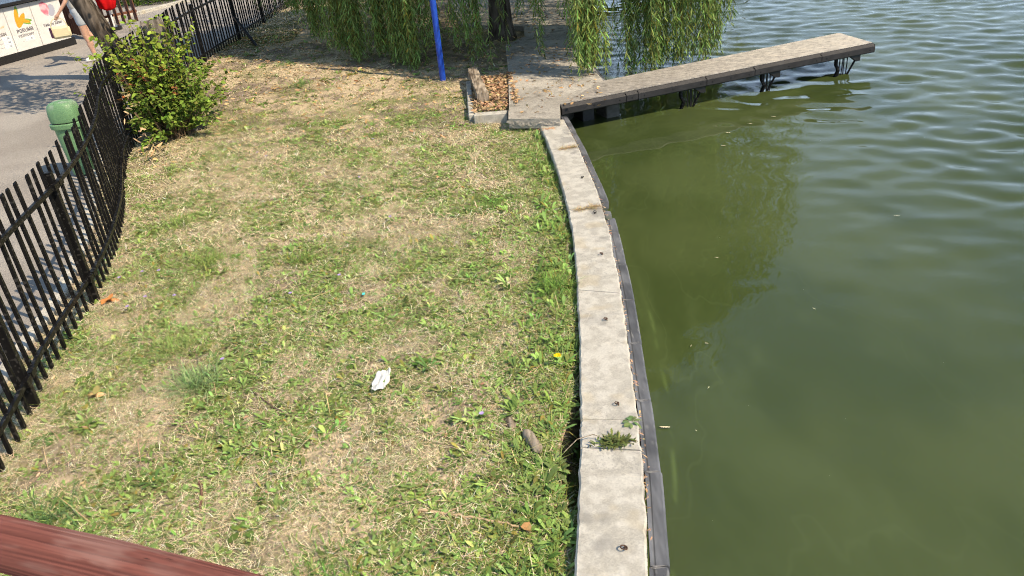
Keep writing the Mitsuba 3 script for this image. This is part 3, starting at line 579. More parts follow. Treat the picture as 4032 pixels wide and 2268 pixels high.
def shoot(base, tip, nl, dead=False):
    base, tip = np.array(base, float), np.array(tip, float)
    mid = (base + tip) / 2 + np.append(rs.normal(0, .10, 2), .12)
    t = np.linspace(0, 1, 9)[:, None]; path = base * (1 - t) ** 2 + 2 * mid * t * (1 - t) + tip * t * t
    st_.add(*tube(path, np.linspace(.008, .0025, 9), 5, caps=False), (.15, .11, .07))
    tt = rs.uniform(.22, 1, nl) ** .8; P = base * ((1 - tt) ** 2)[:, None] + 2 * mid * (tt * (1 - tt))[:, None] + tip * (tt * tt)[:, None]
    sd = rdir(nl, (-.3, .7), rs); P2 = P + sd * rs.uniform(.01, .09, nl)[:, None]
    if dead: col = jitter((.26, .10, .045), nl, .3, .1, rs); L, W = rs.uniform(.05, .10, nl), rs.uniform(.02, .045, nl)
    else:
        col = jitter((.16, .235, .045), nl, .30, .08, rs); hi = tip[2] > 1.1
        if hi: col *= [1.3, 1.2, 1.0]
        L, W = rs.uniform(.045, .095, nl), rs.uniform(.03, .058, nl)
    add_leaves(sh, col, P2, rdir(nl, (-.5, .5), rs), L, W, prof=((0, .25), (.3, 1.0), (.65, .8)), bend=rs.uniform(0, .5, nl), up=nz(rdir(nl, (.2, 1), rs) + SUN * .5))
for k in range(165):
    a = rs.uniform(0, 2 * np.pi); r0 = rs.uniform(.1, .3); b = np.array([-4.85 + r0 * math.cos(a), 12.0 + r0 * math.sin(a), .02])
    # outline of the shrub: wide low mound with tall shoots over the stump and a wing to the right
    w = rs.uniform()
    if w < .40:
        rad = rs.uniform(.2, .85); tp = np.array([-4.80 + rad * math.cos(a) * .88, 11.85 + rad * math.sin(a) * .85, rs.uniform(.12, 1.15) * (1.2 - .55 * rad)])
    elif w < .78: tp = np.array([-4.98 + rs.normal(0, .36), 11.95 + rs.normal(0, .28), rs.uniform(.8, 1.72)])
    elif w < .90: tp = np.array([-4.45 + rs.normal(0, .2), 12.6 + rs.normal(0, .3), rs.uniform(.2, .95)]) + np.array([rs.uniform(-.15, .1), rs.uniform(0, .7), 0])
    elif w < .94: tp = np.array([-5.6 + rs.normal(0, .2), 11.9 + rs.normal(0, .3), rs.uniform(.9, 1.45)])
    else: tp = np.array([-4.7 + rs.normal(0, .2), 12.5 + rs.normal(0, .2), rs.uniform(1.2, 1.75)])
    shoot(b, tp, int(rs.uniform(28, 52)))
for k in range(14): shoot((-4.8, 12.0, .3), (-4.95 + rs.normal(0, .3), 11.75 + rs.normal(0, .15), rs.uniform(.7, 1.25)), 16, True)
put('leaves', sh.mesh(), 'mat_leaf', shr, color=sh.col(), kind='stuff')
put('stems', st_.mesh(), 'mat_dry', shr, color=st_.col(), kind='stuff')
dl = Bag()
for (x, y, z, n) in ((-5.06, 11.35, .62, 12), (-4.98, 11.25, .90, 9), (-4.80, 10.8, .14, 22), (-4.88, 10.95, .36, 7)):
    p = np.array([x, y, z]) + rs.normal(0, .07, (n, 3)) * [1, 1, 1.2]; p[:, 2] = np.maximum(p[:, 2], .03)
    add_leaves(dl, jitter((.50, .36, .20), n, .2, .06, rs), p, rdir(n, (-.7, .7), rs), rs.uniform(.06, .12, n), rs.uniform(.018, .035, n), prof=((0, .4), (.3, 1), (.6, .9), (.85, .6)), bend=rs.uniform(-.4, .9, n), up=rdir(n, (-.2, 1), rs))
k = put('withered_leaves', dl.mesh(), 'mat_dry', shr, color=dl.col(), kind='stuff'); labels[k]['label'] = 'curled pale brown withered leaves'

# ---------------------------------------------------------------- litter bin on the path
bn = thing('litter_bin', 'green plastic litter bin with domed hood on the path behind the fence', 'bin')
bx, by = -5.71, 10.74
ang = np.linspace(0, 2 * np.pi, 33)[:-1]
def ringv(rx, ry, z, p=2.6):
    c, s_ = np.cos(ang), np.sin(ang); rx, ry = rx * .91, ry * .91; return np.stack([bx + rx * np.sign(c) * np.abs(c) ** (2 / p), by + ry * np.sign(s_) * np.abs(s_) ** (2 / p), z + 0 * c], 1)
def loft(rings, cap0=True, cap1=True):
    m = len(rings[0]); V = np.vstack(rings); n = len(rings); i = np.arange(n - 1)[:, None] * m; j = np.arange(m)[None]; q = (j + 1) % m
    F = np.concatenate([np.stack([i + j, i + q, i + m + q], -1).reshape(-1, 3), np.stack([i + j, i + m + q, i + m + j], -1).reshape(-1, 3)])
    e = np.array([[0, k_, k_ + 1] for k_ in range(1, m - 1)])
    if cap0: F = np.vstack([F, e[:, ::-1]])
    if cap1: F = np.vstack([F, e + (n - 1) * m])
    return V, F
put('body', loft([ringv(.15, .14, -.03), ringv(.155, .145, 0), ringv(.195, .175, .62)]), 'mat_bin', bn, smooth=35)
put('rim', loft([ringv(.20, .18, .615), ringv(.23, .205, .62), ringv(.235, .21, .645), ringv(.235, .21, .675), ringv(.225, .2, .685), ringv(.19, .17, .685)]), 'mat_bin', bn, smooth=35)
put('opening', loft([ringv(.19, .17, .686), ringv(.19, .17, .71)]), 'mat_black', bn, smooth=35)
put('hood', loft([ringv(.205, .185, .70), ringv(.212, .19, .72), ringv(.215, .19, .80), ringv(.208, .185, .86), ringv(.192, .172, .915), ringv(.155, .14, .945), ringv(.09, .09, .96), ringv(.01, .01, .966)], True, True), 'mat_bin', bn, smooth=60)

# ---------------------------------------------------------------- snack kiosk with printed panels
KA, KB = np.array([-11.93, 20.35, 0]), np.array([-11.07, 22.55, 0])
KA = KA - nz(KB - KA) * 1.1
kd = nz(KB - KA); kn = np.array([kd[1], -kd[0], 0]); Lk = np.linalg.norm(KB - KA)
ks = thing('snack_kiosk', 'snack kiosk counter faced with white printed panels advertising corn and candy floss', 'kiosk')
put('base', bar(KA - kn * .52 - kd * .02 + [0, 0, .03], KB - kn * .52 + kd * .06 + [0, 0, .03], 1.1, .20), 'mat_black', ks)
put('body', bar(KA - kn * .57 + [0, 0, .66], KB - kn * .57 + [0, 0, .66], 1.1, 1.06), 'mat_black', ks)
put('counter', bar(KA - kn * .5 + [0, 0, 1.25], KB - kn * .5 + [0, 0, 1.25], 1.25, .07, ch=.01), 'mat_black', ks)
e0 = Lk - 2.36 + 1.1 - 1.1
edges = [0, .33, 1.115, 1.87 + .015, 2.80 - .05, Lk]
SP = np.dot(np.array([-11.528, 20.854, 0]) - KA, kd), np.dot(np.array([-11.229, 21.578, 0]) - KA, kd)
edges = [.02, SP[0] - .78, SP[0], SP[1], Lk - .02]
def onp(u, z, o=.0): return KA + kd * u + kn * (-.018 + o) + np.array([0, 0, z])
PR = np.stack([kd, np.array([0, 0, 1.0]), kn], 1)
def ptext(panel, s_, u, z, h, cx=True, bold=False, colr='mat_ink'):
    m = meshkit.text_mesh(s_, h, .002, bold); b = m.bounds; w = b[1, 0] - b[0, 0]
    v = np.array(m.vertices); v[:, 0] -= b[0, 0] + (w / 2 if cx else 0)
    put('lettering', (v @ PR.T + onp(u, z, .0205), m.faces), colr, panel)
def flat(panel, name, pts, colr, o=.021):
    pts = np.array(pts, float); m = trimesh.creation.extrude_polygon(Polygon(pts), .0015, engine='earcut'); v = np.array(m.vertices)
    m2 = (v[:, :1] * kd + v[:, 1:2] * np.array([0, 0, 1.0]) + v[:, 2:] * kn + KA + kn * (-.018 + o)); put(name, (m2, m.faces), colr, panel)
scene['mat_ink'] = two(P_((.035, .028, .05), .5)); scene['mat_label'] = two(P_((.66, .71, .74), .5)); scene['mat_corn'] = two({'type': 'diffuse', 'reflectance': proc(lambda p, n, uv: mix((.62, .27, .02), (.72, .42, .06), noise(p.x * 90, p.y * 90, p.z * 90)))})
scene['mat_husk'] = two(P_((.20, .36, .07), .5)); scene['mat_floss'] = two({'type': 'diffuse', 'reflectance': proc(lambda p, n, uv: mix((.62, .18, .24), (.75, .50, .54), smoothstep(.3, .7, fbm(p.x * 14, p.y * 14, p.z * 9, 3))))})
scene['mat_shade_print'] = two(P_((.38, .39, .46), .5)); scene['mat_kernel'] = two(P_((.66, .55, .34), .5))
def ell(cx, cz, a, b, rot, n=22, pw=1.0):
    t = np.linspace(0, 2 * np.pi, n, endpoint=False); x, y = a * np.cos(t), b * np.sin(t); c, s_ = math.cos(rot), math.sin(rot); return np.stack([cx + x * c - y * s_, cz + x * s_ + y * c], 1)
pan = []
for a, b in zip(edges[:-1], edges[1:]):
    pan.append(put('panel', box(onp((a + b) / 2, .655, .008), ((b - a) / 2 - .009, .525, .012), np.stack([kd, [0, 0, 1.0], kn], 1), .002), 'mat_panel', ks))
pc, pp, pf = pan[1], pan[2], pan[3]
u = (edges[1] + edges[2]) / 2
flat(pc, 'popcorn_cup_print', [(u - .08, .80), (u + .10, .80), (u + .13, 1.02), (u - .11, 1.02)], 'mat_shade_print')
for k in range(22): flat(pc, 'popcorn_print', ell(u + rng.uniform(-.2, .24), .74 + abs(rng.normal(0, .035)), .028, .024, 0, 8), 'mat_kernel', .0225 + .0002 * k)
ptext(pc, 'POPCORN', u, .565, .075, bold=True)
for q, (w_, pr) in enumerate((('MIC', '5'), ('MEDIU', '7'), ('MARE', '9'))):
    z = .48 - .095 * q; ptext(pc, w_, u - .33, z, .04, cx=False); flat(pc, 'dash_print', [(u - .06, z + .015), (u + .08, z + .015), (u + .08, z + .022), (u - .06, z + .022)], 'mat_ink')
    flat(pc, 'price_sticker', [(u + .09, z - .02), (u + .34, z - .02), (u + .34, z + .065), (u + .09, z + .065)], 'mat_label'); ptext(pc, pr, u + .15, z, .035, colr='mat_shade_print'); 
    m = meshkit.text_mesh('lei', .045, .002, True); ptext(pc, 'lei', u + .26, z, .045, bold=True, colr='mat_ink')
u = (edges[2] + edges[3]) / 2 + .01
flat(pp, 'husk_print', ell(u + .12, .80, .19, .045, -.15), 'mat_husk', .0210); flat(pp, 'husk_print', ell(u + .10, .76, .17, .04, -.35), 'mat_husk', .0214); flat(pp, 'husk_print', ell(u - .07, .98, .055, .20, -.25), 'mat_husk', .0218)
flat(pp, 'corn_cob_print', ell(u + .10, .79, .15, .04, -.3), 'mat_corn', .0226); flat(pp, 'corn_cob_print', ell(u - .10, .89, .062, .22, -.18), 'mat_corn', .0232); flat(pp, 'corn_cob_print', ell(u + .0, .82, .21, .072, .78), 'mat_corn', .0240)
ptext(pp, 'PORUMB', u + .02, .545, .085, bold=True); ptext(pp, 'FIERT/COPT', u + .01, .44, .058, bold=True)
flat(pp, 'price_sticker', [(u - .06, .33), (u + .22, .33), (u + .22, .43), (u - .06, .43)], 'mat_label'); ptext(pp, '...', u - .13, .34, .05); ptext(pp, '10', u, .35, .05, colr='mat_shade_print'); ptext(pp, 'lei', u + .14, .35, .06, bold=True)
u = (edges[3] + edges[4]) / 2 - .05
flat(pf, 'shadow_print', ell(u + .17, .90, .12, .15, -.3), 'mat_shade_print', .021); flat(pf, 'candy_floss_print', np.array([(-.13, 1.12), (-.02, 1.14), (.10, 1.06), (.12, .93), (.06, .83), (.03, .77), (-.05, .82), (-.14, .93)]) + [u, 0], 'mat_floss', .0225)
flat(pf, 'stick_print', [(u + .0, .60), (u + .012, .60), (u + .03, .78), (u + .012, .78)], 'mat_label', .0215)
ptext(pf, 'Vata De Zahar', u + .09, .545, .066, bold=True); flat(pf, 'price_sticker', [(u + .0, .39), (u + .28, .39), (u + .28, .49), (u + .0, .49)], 'mat_label'); ptext(pf, '...', u - .07, .40, .05); ptext(pf, '8', u + .06, .41, .05, colr='mat_shade_print'); ptext(pf, 'lei', u + .19, .41, .06, bold=True)

# ---------------------------------------------------------------- slat fences, parasol, far kerb and hedge
def slat_fence(label, a, b, n, h):
    t = thing('slat_fence', label, 'fence'); a, b = np.array([*a, 0.]), np.array([*b, 0.]); d = nz(b - a); L_ = np.linalg.norm(b - a)
    for k in range(n):
        p = a + d * (L_ * (k + .5) / n); put('slat', bar(p + [0, 0, .02], p + [0, 0, h + rng.normal(0, .01)], L_ / n * .84, .022, up=d, ch=.003), 'mat_slat', t)
    nn_ = np.array([d[1], -d[0], 0])
    for z in (.3, h - .25): put('rail', bar(a - nn_ * .035 + [0, 0, z], b - nn_ * .035 + [0, 0, z], .04, .07), 'mat_slat', t)
slat_fence('red-brown wooden slat fence standing behind the person, beside the kiosk', (-12.6, 25.1), (-10.95, 23.25), 12, 1.5)
slat_fence('dark brown wooden slat fence behind the red parasol', (-11.6, 23.95), (-10.36, 25.5), 10, 1.9)
pr = thing('parasol', 'closed red parasol on a white pole behind the leaning trunk', 'parasol')
px_, py_ = -10.75, 24.55
put('pole', tube([(px_, py_, -.06), (px_, py_, 2.4)], .024, 12), 'mat_white', pr, smooth=50)
put('base', tube([(px_, py_, -.06), (px_, py_, .04)], .2, 20), 'mat_black', pr)
rip = lambda q, ph: 1 + .16 * np.cos(ph * 6 + q * 3)
put('canopy', tube([(px_ - .03, py_, .50), (px_ - .02, py_, .56), (px_, py_, .8), (px_, py_, 1.5), (px_, py_, 2.35)], [.08, .19, .25, .19, .04], 36, ripple=rip), 'mat_redcloth', pr, smooth=40)
kc = [(-12.5, 25.8), (-11.18, 27.5), (-10.38, 29.5), (-9.4, 31.1), (-7.5, 33)]
for a, b in zip(kc[:-1], kc[1:]): put('kerb_stone', bar((*a, -.02), (*b, -.02), .16, .12, ch=.01), 'mat_concrete', 'path')
def shrubball(label, c, r, n, col, name='low_hedge', cat='hedge'):
    t = thing(name, label, cat); b = Bag()
    p = np.array(c) + rdir(n, (-.1, 1)) * (rng.uniform(.3, 1, n) ** .5)[:, None] * r
    add_leaves(b, jitter(col, n, .3), p, rdir(n, (-.3, .9)), rng.uniform(.05, .12, n), rng.uniform(.03, .06, n), up=rdir(n, (-.5, 1)))
    put('leaves', b.mesh(), 'mat_leaf', t, color=b.col(), kind='stuff'); s2 = Bag()
    for k in range(16): s2.add(*tube([np.array(c) * [1, 1, 0] + [0, 0, -.05], p[k]], [.02, .006], 5), (.12, .09, .06))
    put('stems', s2.mesh(), 'mat_dry', t, color=s2.col(), kind='stuff')
shrubball('sunlit low green hedge beyond the far kerb of the path', (-11.6, 30.6, .05), np.array([1.5, 1.0, .7]), 5200, (.075, .125, .025))
shrubball('second low hedge mound further along the far kerb', (-9.2, 34.0, .05), np.array([2.2, 1.0, .8]), 5200, (.06, .11, .025))

# ---------------------------------------------------------------- pedal boats drawn up behind the willow
def boat(label, c, rz, hullmat, topmat):
    t = thing('pedal_boat', label, 'boat'); c = np.array(c); d = np.array([math.cos(rz), math.sin(rz), 0]); s_ = np.array([-d[1], d[0], 0])
    def hull(o, w, L_, z0, z1):
        R_ = []
        for q, (wf, zf) in zip(np.linspace(-1, 1, 9), ((.25, .35), (.7, .12), (.95, .03), (1, 0), (1, 0), (1, 0), (.95, .03), (.7, .14), (.2, .4))):
            zl = z0 + (z1 - z0) * zf; cc = c + s_ * o + d * (q * L_ / 2)
            R_.append(np.array([cc + s_ * w * .55 * wf + [0, 0, zl], cc + s_ * w * wf + [0, 0, (zl + z1) / 2], cc + s_ * w * wf + [0, 0, z1], cc - s_ * w * wf + [0, 0, z1], cc - s_ * w * wf + [0, 0, (zl + z1) / 2], cc - s_ * w * .55 * wf + [0, 0, zl]]))
        V, F = loft(R_); m = trimesh.Trimesh(V, F, process=False); trimesh.repair.fix_normals(m); return m
    put('float', hull(.5, .26, 2.6, 0, .34), hullmat, t, smooth=40); put('float', hull(-.5, .26, 2.6, 0, .34), hullmat, t, smooth=40)
    put('skirt', bar(c - d * 1.1 + [0, 0, .02], c + d * 1.1 + [0, 0, .02], 1.1, .05), 'mat_black', t)
    put('deck', bar(c - d * .9 + [0, 0, .36], c + d * .9 + [0, 0, .36], 1.3, .06, ch=.02), topmat, t)
    for q in (-.3, .35):
        put('seat', bar(c + s_ * q - d * .2 + [0, 0, .5], c + s_ * q + d * .25 + [0, 0, .5], .5, .12, ch=.03), topmat, t); put('backrest', bar(c + s_ * q - d * .26 + [0, 0, .42], c + s_ * q - d * .36 + [0, 0, .95], .5, .07, up=s_, ch=.02), topmat, t)
boat('teal and white pedal boat on the landing behind the willow, left of its trunk', (-1.9, 24.0, SLAB_Z + .02), .1, 'mat_white', 'mat_teal')
boat('white pedal boat drawn up on the landing directly behind the willow trunk', (.75, 23.9, SLAB_Z + .02), -.05, 'mat_white', 'mat_white')
boat('white pedal boat at the water end of the landing, right of the willow trunk', (2.0, 22.6, SLAB_Z + .02), .9, 'mat_white', 'mat_white')

# ---------------------------------------------------------------- person with a bag
def body_mesh(bones, edge=.03, it=8):
    out = None
    for (a, ra), (b, rb) in bones:
        s1 = m3.Manifold.sphere(ra, 16).translate(tuple(map(float, a))); s2 = m3.Manifold.sphere(rb, 16).translate(tuple(map(float, b)))
        h = m3.Manifold.batch_hull([s1, s2]); out = h if out is None else out + h
    out = out.refine_to_length(edge); m = out.to_mesh(); tm = trimesh.Trimesh(m.vert_properties[:, :3], m.tri_verts)
    trimesh.smoothing.filter_taubin(tm, iterations=it); return tm
pe = thing('person', 'person in pale denim shorts walking past the kiosk, half hidden by the leaning trunk', 'person')
PO, PS = np.array([-9.385, 19.75, -.055]), 1.22
def grow(m):      # the figure's true size
    v = np.asarray(m[0] if isinstance(m, tuple) else m.vertices); f = m[1] if isinstance(m, tuple) else m.faces
    return (PO + PS * (v - PO), f)
def W(x, y, z):   # person's own axes: x forward (to the left along the path), y to their left
    f_ = np.array([-.86, -.5, 0]); l_ = np.array([.5, -.86, 0]); o = PO; return o + f_ * x + l_ * y + np.array([0, 0, z])
J = dict(pel=W(0, 0, .92), waist=W(.01, 0, 1.08), chest=W(.02, 0, 1.30), neck=W(.02, 0, 1.46), head=W(.05, 0, 1.60))
hipL, kneeL, ankL, toeL = W(0, .09, .88), W(.0, .085, .48), W(-.06, .08, .085), W(.10, .085, .035)
hipR, kneeR, ankR, toeR = W(0, -.09, .88), W(-.06, -.09, .49), W(-.36, -.09, .24), W(-.30, -.09, .09)
shL, elL, wrL = W(.03, .18, 1.38), W(.17, .24, 1.13), W(.33, .22, .96)
shR, elR, wrR = W(.02, -.18, 1.38), W(-.06, -.24, 1.12), W(.06, -.26, .92)
bones = [((hipL, .085), (kneeL, .058)), ((kneeL, .056), (kneeL * .6 + ankL * .4 + W(-.02, 0, 0) - W(0, 0, 0), .056)), ((kneeL * .6 + ankL * .4, .052), (ankL, .036)), ((ankL, .038), (toeL, .028)), ((hipR, .085), (kneeR, .058)), ((kneeR, .056), (kneeR * .6 + ankR * .4, .056)), ((kneeR * .6 + ankR * .4, .052), (ankR, .036)), ((ankR, .038), (toeR, .028)),
         ((W(0, .07, .90), .10), (W(0, -.07, .90), .10)), ((J['pel'], .12), (J['waist'], .105)), ((J['waist'], .105), (J['chest'], .115)), ((W(.02, .08, 1.32), .09), (W(.02, -.08, 1.32), .09)), ((shL, .052), (shR, .052)), ((J['neck'], .05), (J['head'], .055)),
         ((J['head'], .088), (W(.06, 0, 1.545), .06)), ((J['head'] + [0, 0, .03], .092), (W(.02, 0, 1.63), .09)), ((W(.14, 0, 1.585), .014), (W(.10, 0, 1.61), .02)), ((W(.05, .09, 1.59), .02), (W(.04, .09, 1.61), .02)), ((W(.05, -.09, 1.59), .02), (W(.04, -.09, 1.61), .02))]
for (s1, e1, w1, sd) in ((shL, elL, wrL, 1), (shR, elR, wrR, -1)):
    hd = nz(w1 - e1); palm = w1 + hd * .07
    bones += [((s1, .048), (e1, .036)), ((e1, .036), (w1, .024)), ((w1, .024), (palm, .028))]
    for q, L_ in zip((-.03, -.01, .01, .028), (.055, .068, .064, .05)):
        b0 = palm + np.array(W(q, 0, 0) - W(0, 0, 0)); b1 = b0 + hd * L_ * .6 + [0, 0, -.01]; b2 = b1 + nz(hd * .4 + (W(.0, -sd * .5, -.6) - W(0, 0, 0))) * L_ * .5
        bones += [((b0, .0095), (b1, .009)), ((b1, .009), (b2, .0075))]
    bones += [((w1 + hd * .03, .013), (w1 + hd * .06 + (W(.04, -sd * .02, 0) - W(0, 0, 0)), .010))]
put('body', grow(body_mesh(bones, .022, 6)), 'mat_skin', pe, smooth=True)
put('shorts', grow(body_mesh([((hipL, .105), (hipL * .62 + kneeL * .38, .093)), ((hipR, .105), (hipR * .62 + kneeR * .38, .093)), ((W(0, .07, .92), .122), (W(0, -.07, .92), .122)), ((W(0, .05, .92), .125), (W(0, .04, 1.02), .115)), ((W(0, -.05, .92), .125), (W(0, -.04, 1.02), .115))], .03, 6)), 'mat_denim', pe, smooth=True)
put('shirt', grow(body_mesh([((W(.01, .04, 1.03), .125), (W(.02, .05, 1.32), .115)), ((W(.01, -.04, 1.03), .125), (W(.02, -.05, 1.32), .115)), ((shL, .07), (shR, .07)), ((shL, .068), (shL * .55 + elL * .45, .055)), ((shR, .068), (shR * .55 + elR * .45, .055))], .03, 6)), 'mat_shirt', pe, smooth=True)
put('hair', grow(body_mesh([((W(.02, 0, 1.665), .098), (W(-.03, 0, 1.62), .10)), ((W(-.04, 0, 1.62), .09), (W(-.06, 0, 1.42), .055))], .03, 4)), 'mat_hair', pe, smooth=True)
for a_, t_ in ((ankL, toeL), (ankR, toeR)):
    put('shoe', grow(body_mesh([((a_ * 1.0 - [0, 0, .035], .047), (t_, .040)), ((a_ - [0, 0, .01], .044), (a_ + [0, 0, .01], .042))], .02, 4)), 'mat_white', pe, smooth=True)
for sd in (1, -1): put('eye', grow(trimesh.creation.icosphere(1, .012).apply_translation(W(.125, sd * .032, 1.62))), 'mat_white', pe, smooth=True)
put('mouth', grow(body_mesh([((W(.122, .02, 1.545), .009), (W(.122, -.02, 1.545), .009))], .01, 1)), 'mat_redcloth', pe, smooth=True)
bg_ = thing('shoulder_bag', 'cream and dark purple bag hanging from the walking person\'s hand', 'bag')
hc = wrL + nz(wrL - elL) * .10
bc = hc + np.array([0, 0, -.20])
put('pouch', grow(box(bc + [0, 0, -.06], (.17, .055, .11), np.stack([W(1, 0, 0) - W(0, 0, 0), W(0, 1, 0) - W(0, 0, 0), [0, 0, 1]], 1), .04)), 'mat_bag', bg_, smooth=40)
scene['mat_purple'] = two(P_((.06, .02, .05), .5))
put('side_panel', grow(box(bc + (W(.165, 0, 0) - W(0, 0, 0)) + [0, 0, -.05], (.018, .058, .09), np.stack([W(1, 0, 0) - W(0, 0, 0), W(0, 1, 0) - W(0, 0, 0), [0, 0, 1]], 1), .01)), 'mat_purple', bg_)
for sd in (-1, 1):
    q = np.linspace(0, 1, 9); f_ = W(1, 0, 0) - W(0, 0, 0); l_ = W(0, 1, 0) - W(0, 0, 0)
    put('strap', grow(tube([bc + f_ * (.14 * math.cos(math.pi * t_)) + l_ * sd * .03 * (1 - math.sin(math.pi * t_)) + np.array([0, 0, .03 + .17 * math.sin(math.pi * t_)]) for t_ in q], .008, 6)), 'mat_bag', bg_, smooth=True)

# ---------------------------------------------------------------- red wooden railing of the bridge
br = thing('bridge_railing', 'red stained round wooden handrail of the bridge in the bottom left corner', 'railing')
a, b = np.array([-1.17, 1.34, 1.975]), np.array([-.74, 1.17, 1.972]); d = nz(b - a); s_ = np.array([-d[1], d[0], 0])
rp = lambda q, ph: 1 + .03 * np.sin(ph * 2 + 9 * q) + .015 * np.sin(ph * 5 + 21 * q)
put('handrail', tube([a - d * 1.6, a - d * .8, a - d * .1, a + d * .3 + [0, 0, .004], b + d * .3, b + d * 1.4], .058, 40, ripple=rp), 'mat_redwood', br, smooth=True)
put('lower_board', bar(a - d * 1.6 + [0, 0, -.105] - s_ * .055, b + d * 1.4 + [0, 0, -.105] - s_ * .055, .06, .05, ch=.006), 'mat_redboard', br)
for q in (-1.5, 1.9): put('post', bar(a + d * q + [0, 0, .0] - s_ * .0, a + d * q + [0, 0, -2.6], .07, .07, up=d), 'mat_redboard', br)

# ---------------------------------------------------------------- vegetation and litter on the lawn
def dens(x, y, seed=31):
    return meshkit.fbm(np.stack([x * 2.3, y * 2.1, 0 * x], -1), 4, seed)
def sample(n, y0, y1, power=1.0, keep=None, verge=.30, gap=.015):
    y = y0 + (y1 - y0) * rng.uniform(0, 1, n) ** power; fx = fence_x(np.clip(y, -3, 34)) - verge; rx = lawn_right(y) - gap
    x = fx + (rx - fx) * rng.uniform(0, 1, n)
    if keep is not None:
        k = rng.uniform(size=n) < keep(x, y); x, y = x[k], y[k]
    return x, y
def quayprox(x, y): return np.exp(-((np.clip(quay_l(np.clip(y, 1.6, 11)) - x, 0, 9)) / .42) ** 2) * (y < 10.6)
def bare(x, y):      # worn patches of naked earth
    b = sum(np.exp(-(((x - a) / r) ** 2 + ((y - c) / q) ** 2)) for a, c, r, q in ((-1.45, 3.3, .55, .22), (-3.1, 4.15, .30, .3), (-1.15, 4.0, .45, .25), (-.5, 4.35, .35, .25), (-2.7, 5.1, .3, .3), (-2.2, 3.7, .3, .15)))
    return np.clip(b * (.45 + 1.1 * meshkit.noise(np.stack([x * 9, y * 9, 0 * x], -1), 12)), 0, 1)
def green(x, y):
    g = .17 + 1.0 * np.clip((dens(x, y) - .43) * 6.5, 0, 1) * (.55 + .9 * meshkit.noise(np.stack([x * .55, y * .5, 0 * x], -1), 3)); far = np.clip((y - 9) / 6, 0, 1)
    return (1 - .85 * bare(x, y)) * np.clip(g * (1 - .6 * far) + .95 * quayprox(x, y) * (1 - .3 * (y > 9)) + .05, 0, 1)
# dry straw, lying flat and matted
sb = Bag()
def straw(n, y0, y1, L, W_, power=1.0):
    x, y = sample(n, y0, y1, power, lambda x, y: np.clip(1.15 - .75 * green(x, y), 0, 1) * (1 - .72 * bare(x, y)) * np.clip((6.3 - np.hypot(x + 0, y - 17.5)) * -1.2 + .12, .12, 1) * (.35 + .65 * np.clip((dens(x, y, 77) - .33) * 5, 0, 1)))  # straw kept sparse under the willow, baring soil to deepen its shade
    n = len(x); D = rdir(n, (-.05, .45)); z = lawn_h(x, y) + rng.uniform(.002, .022, n)
    c = jitter((.68, .565, .375), n, .30, .05); gr = rng.uniform(size=n) < .2; c[gr] = jitter((.24, .22, .09), gr.sum(), .2)
    add_leaves(sb, c, np.stack([x, y, z], 1), D, rng.uniform(*L, n), W_ * rng.uniform(.7, 1.4, n), prof=((0, .8), (.5, 1.0)), bend=rng.uniform(-.1, .35, n))
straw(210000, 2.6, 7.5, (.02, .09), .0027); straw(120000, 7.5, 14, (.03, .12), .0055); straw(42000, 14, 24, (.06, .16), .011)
x, y = sample(260, 2.8, 9); n = len(x)
add_leaves(sb, jitter((.56, .44, .26), n, .15), np.stack([x, y, lawn_h(x, y) + .03], 1), rdir(n, (-.03, .15)), rng.uniform(.15, .40, n), .0045, prof=((0, .8), (.35, 1), (.7, .9)), bend=rng.uniform(0, .12, n))
lab(put('dry_grass', sb.mesh(), 'mat_dry', color=sb.col()), 'dry straw-coloured grass matted over the lawn', 'grass', kind='stuff')
# short green grass
gb = Bag()
def grass(n, y0, y1, L, W_, col, keep, power=1.0, bend=(.1, .7)):
    x, y = sample(n, y0, y1, power, keep); n = len(x)
    c = jitter(col, n, .25, .09); ye = rng.uniform(size=n) < .22; c[ye] = jitter((.22, .21, .06), ye.sum(), .2)
    add_leaves(gb, c, np.stack([x, y, lawn_h(x, y)], 1), rdir(n, (.35, .98)), rng.uniform(*L, n), W_ * rng.uniform(.7, 1.3, n), prof=((0, .8), (.4, 1.0)), bend=rng.uniform(*bend, n))
G1 = (.265, .335, .115)
grass(130000, 2.6, 7.5, (.02, .065), .0036, G1, lambda x, y: .15 + .85 * green(x, y)); grass(95000, 7.5, 13, (.025, .07), .0065, G1, lambda x, y: .25 + .75 * green(x, y)); grass(36000, 13, 24, (.03, .08), .011, (.20, .24, .085), lambda x, y: .35 + .5 * green(x, y))
grass(60000, 2.6, 10.6, (.08, .22), .005, (.24, .34, .10), lambda x, y: quayprox(x, y) * .9)
grass(9000, 3, 10, (.10, .24), .0048, (.27, .32, .12), lambda x, y: np.exp(-((x - fence_x(y) - .35) / .45) ** 2) * np.clip((dens(x, y, 5) - .45) * 6, 0, 1))
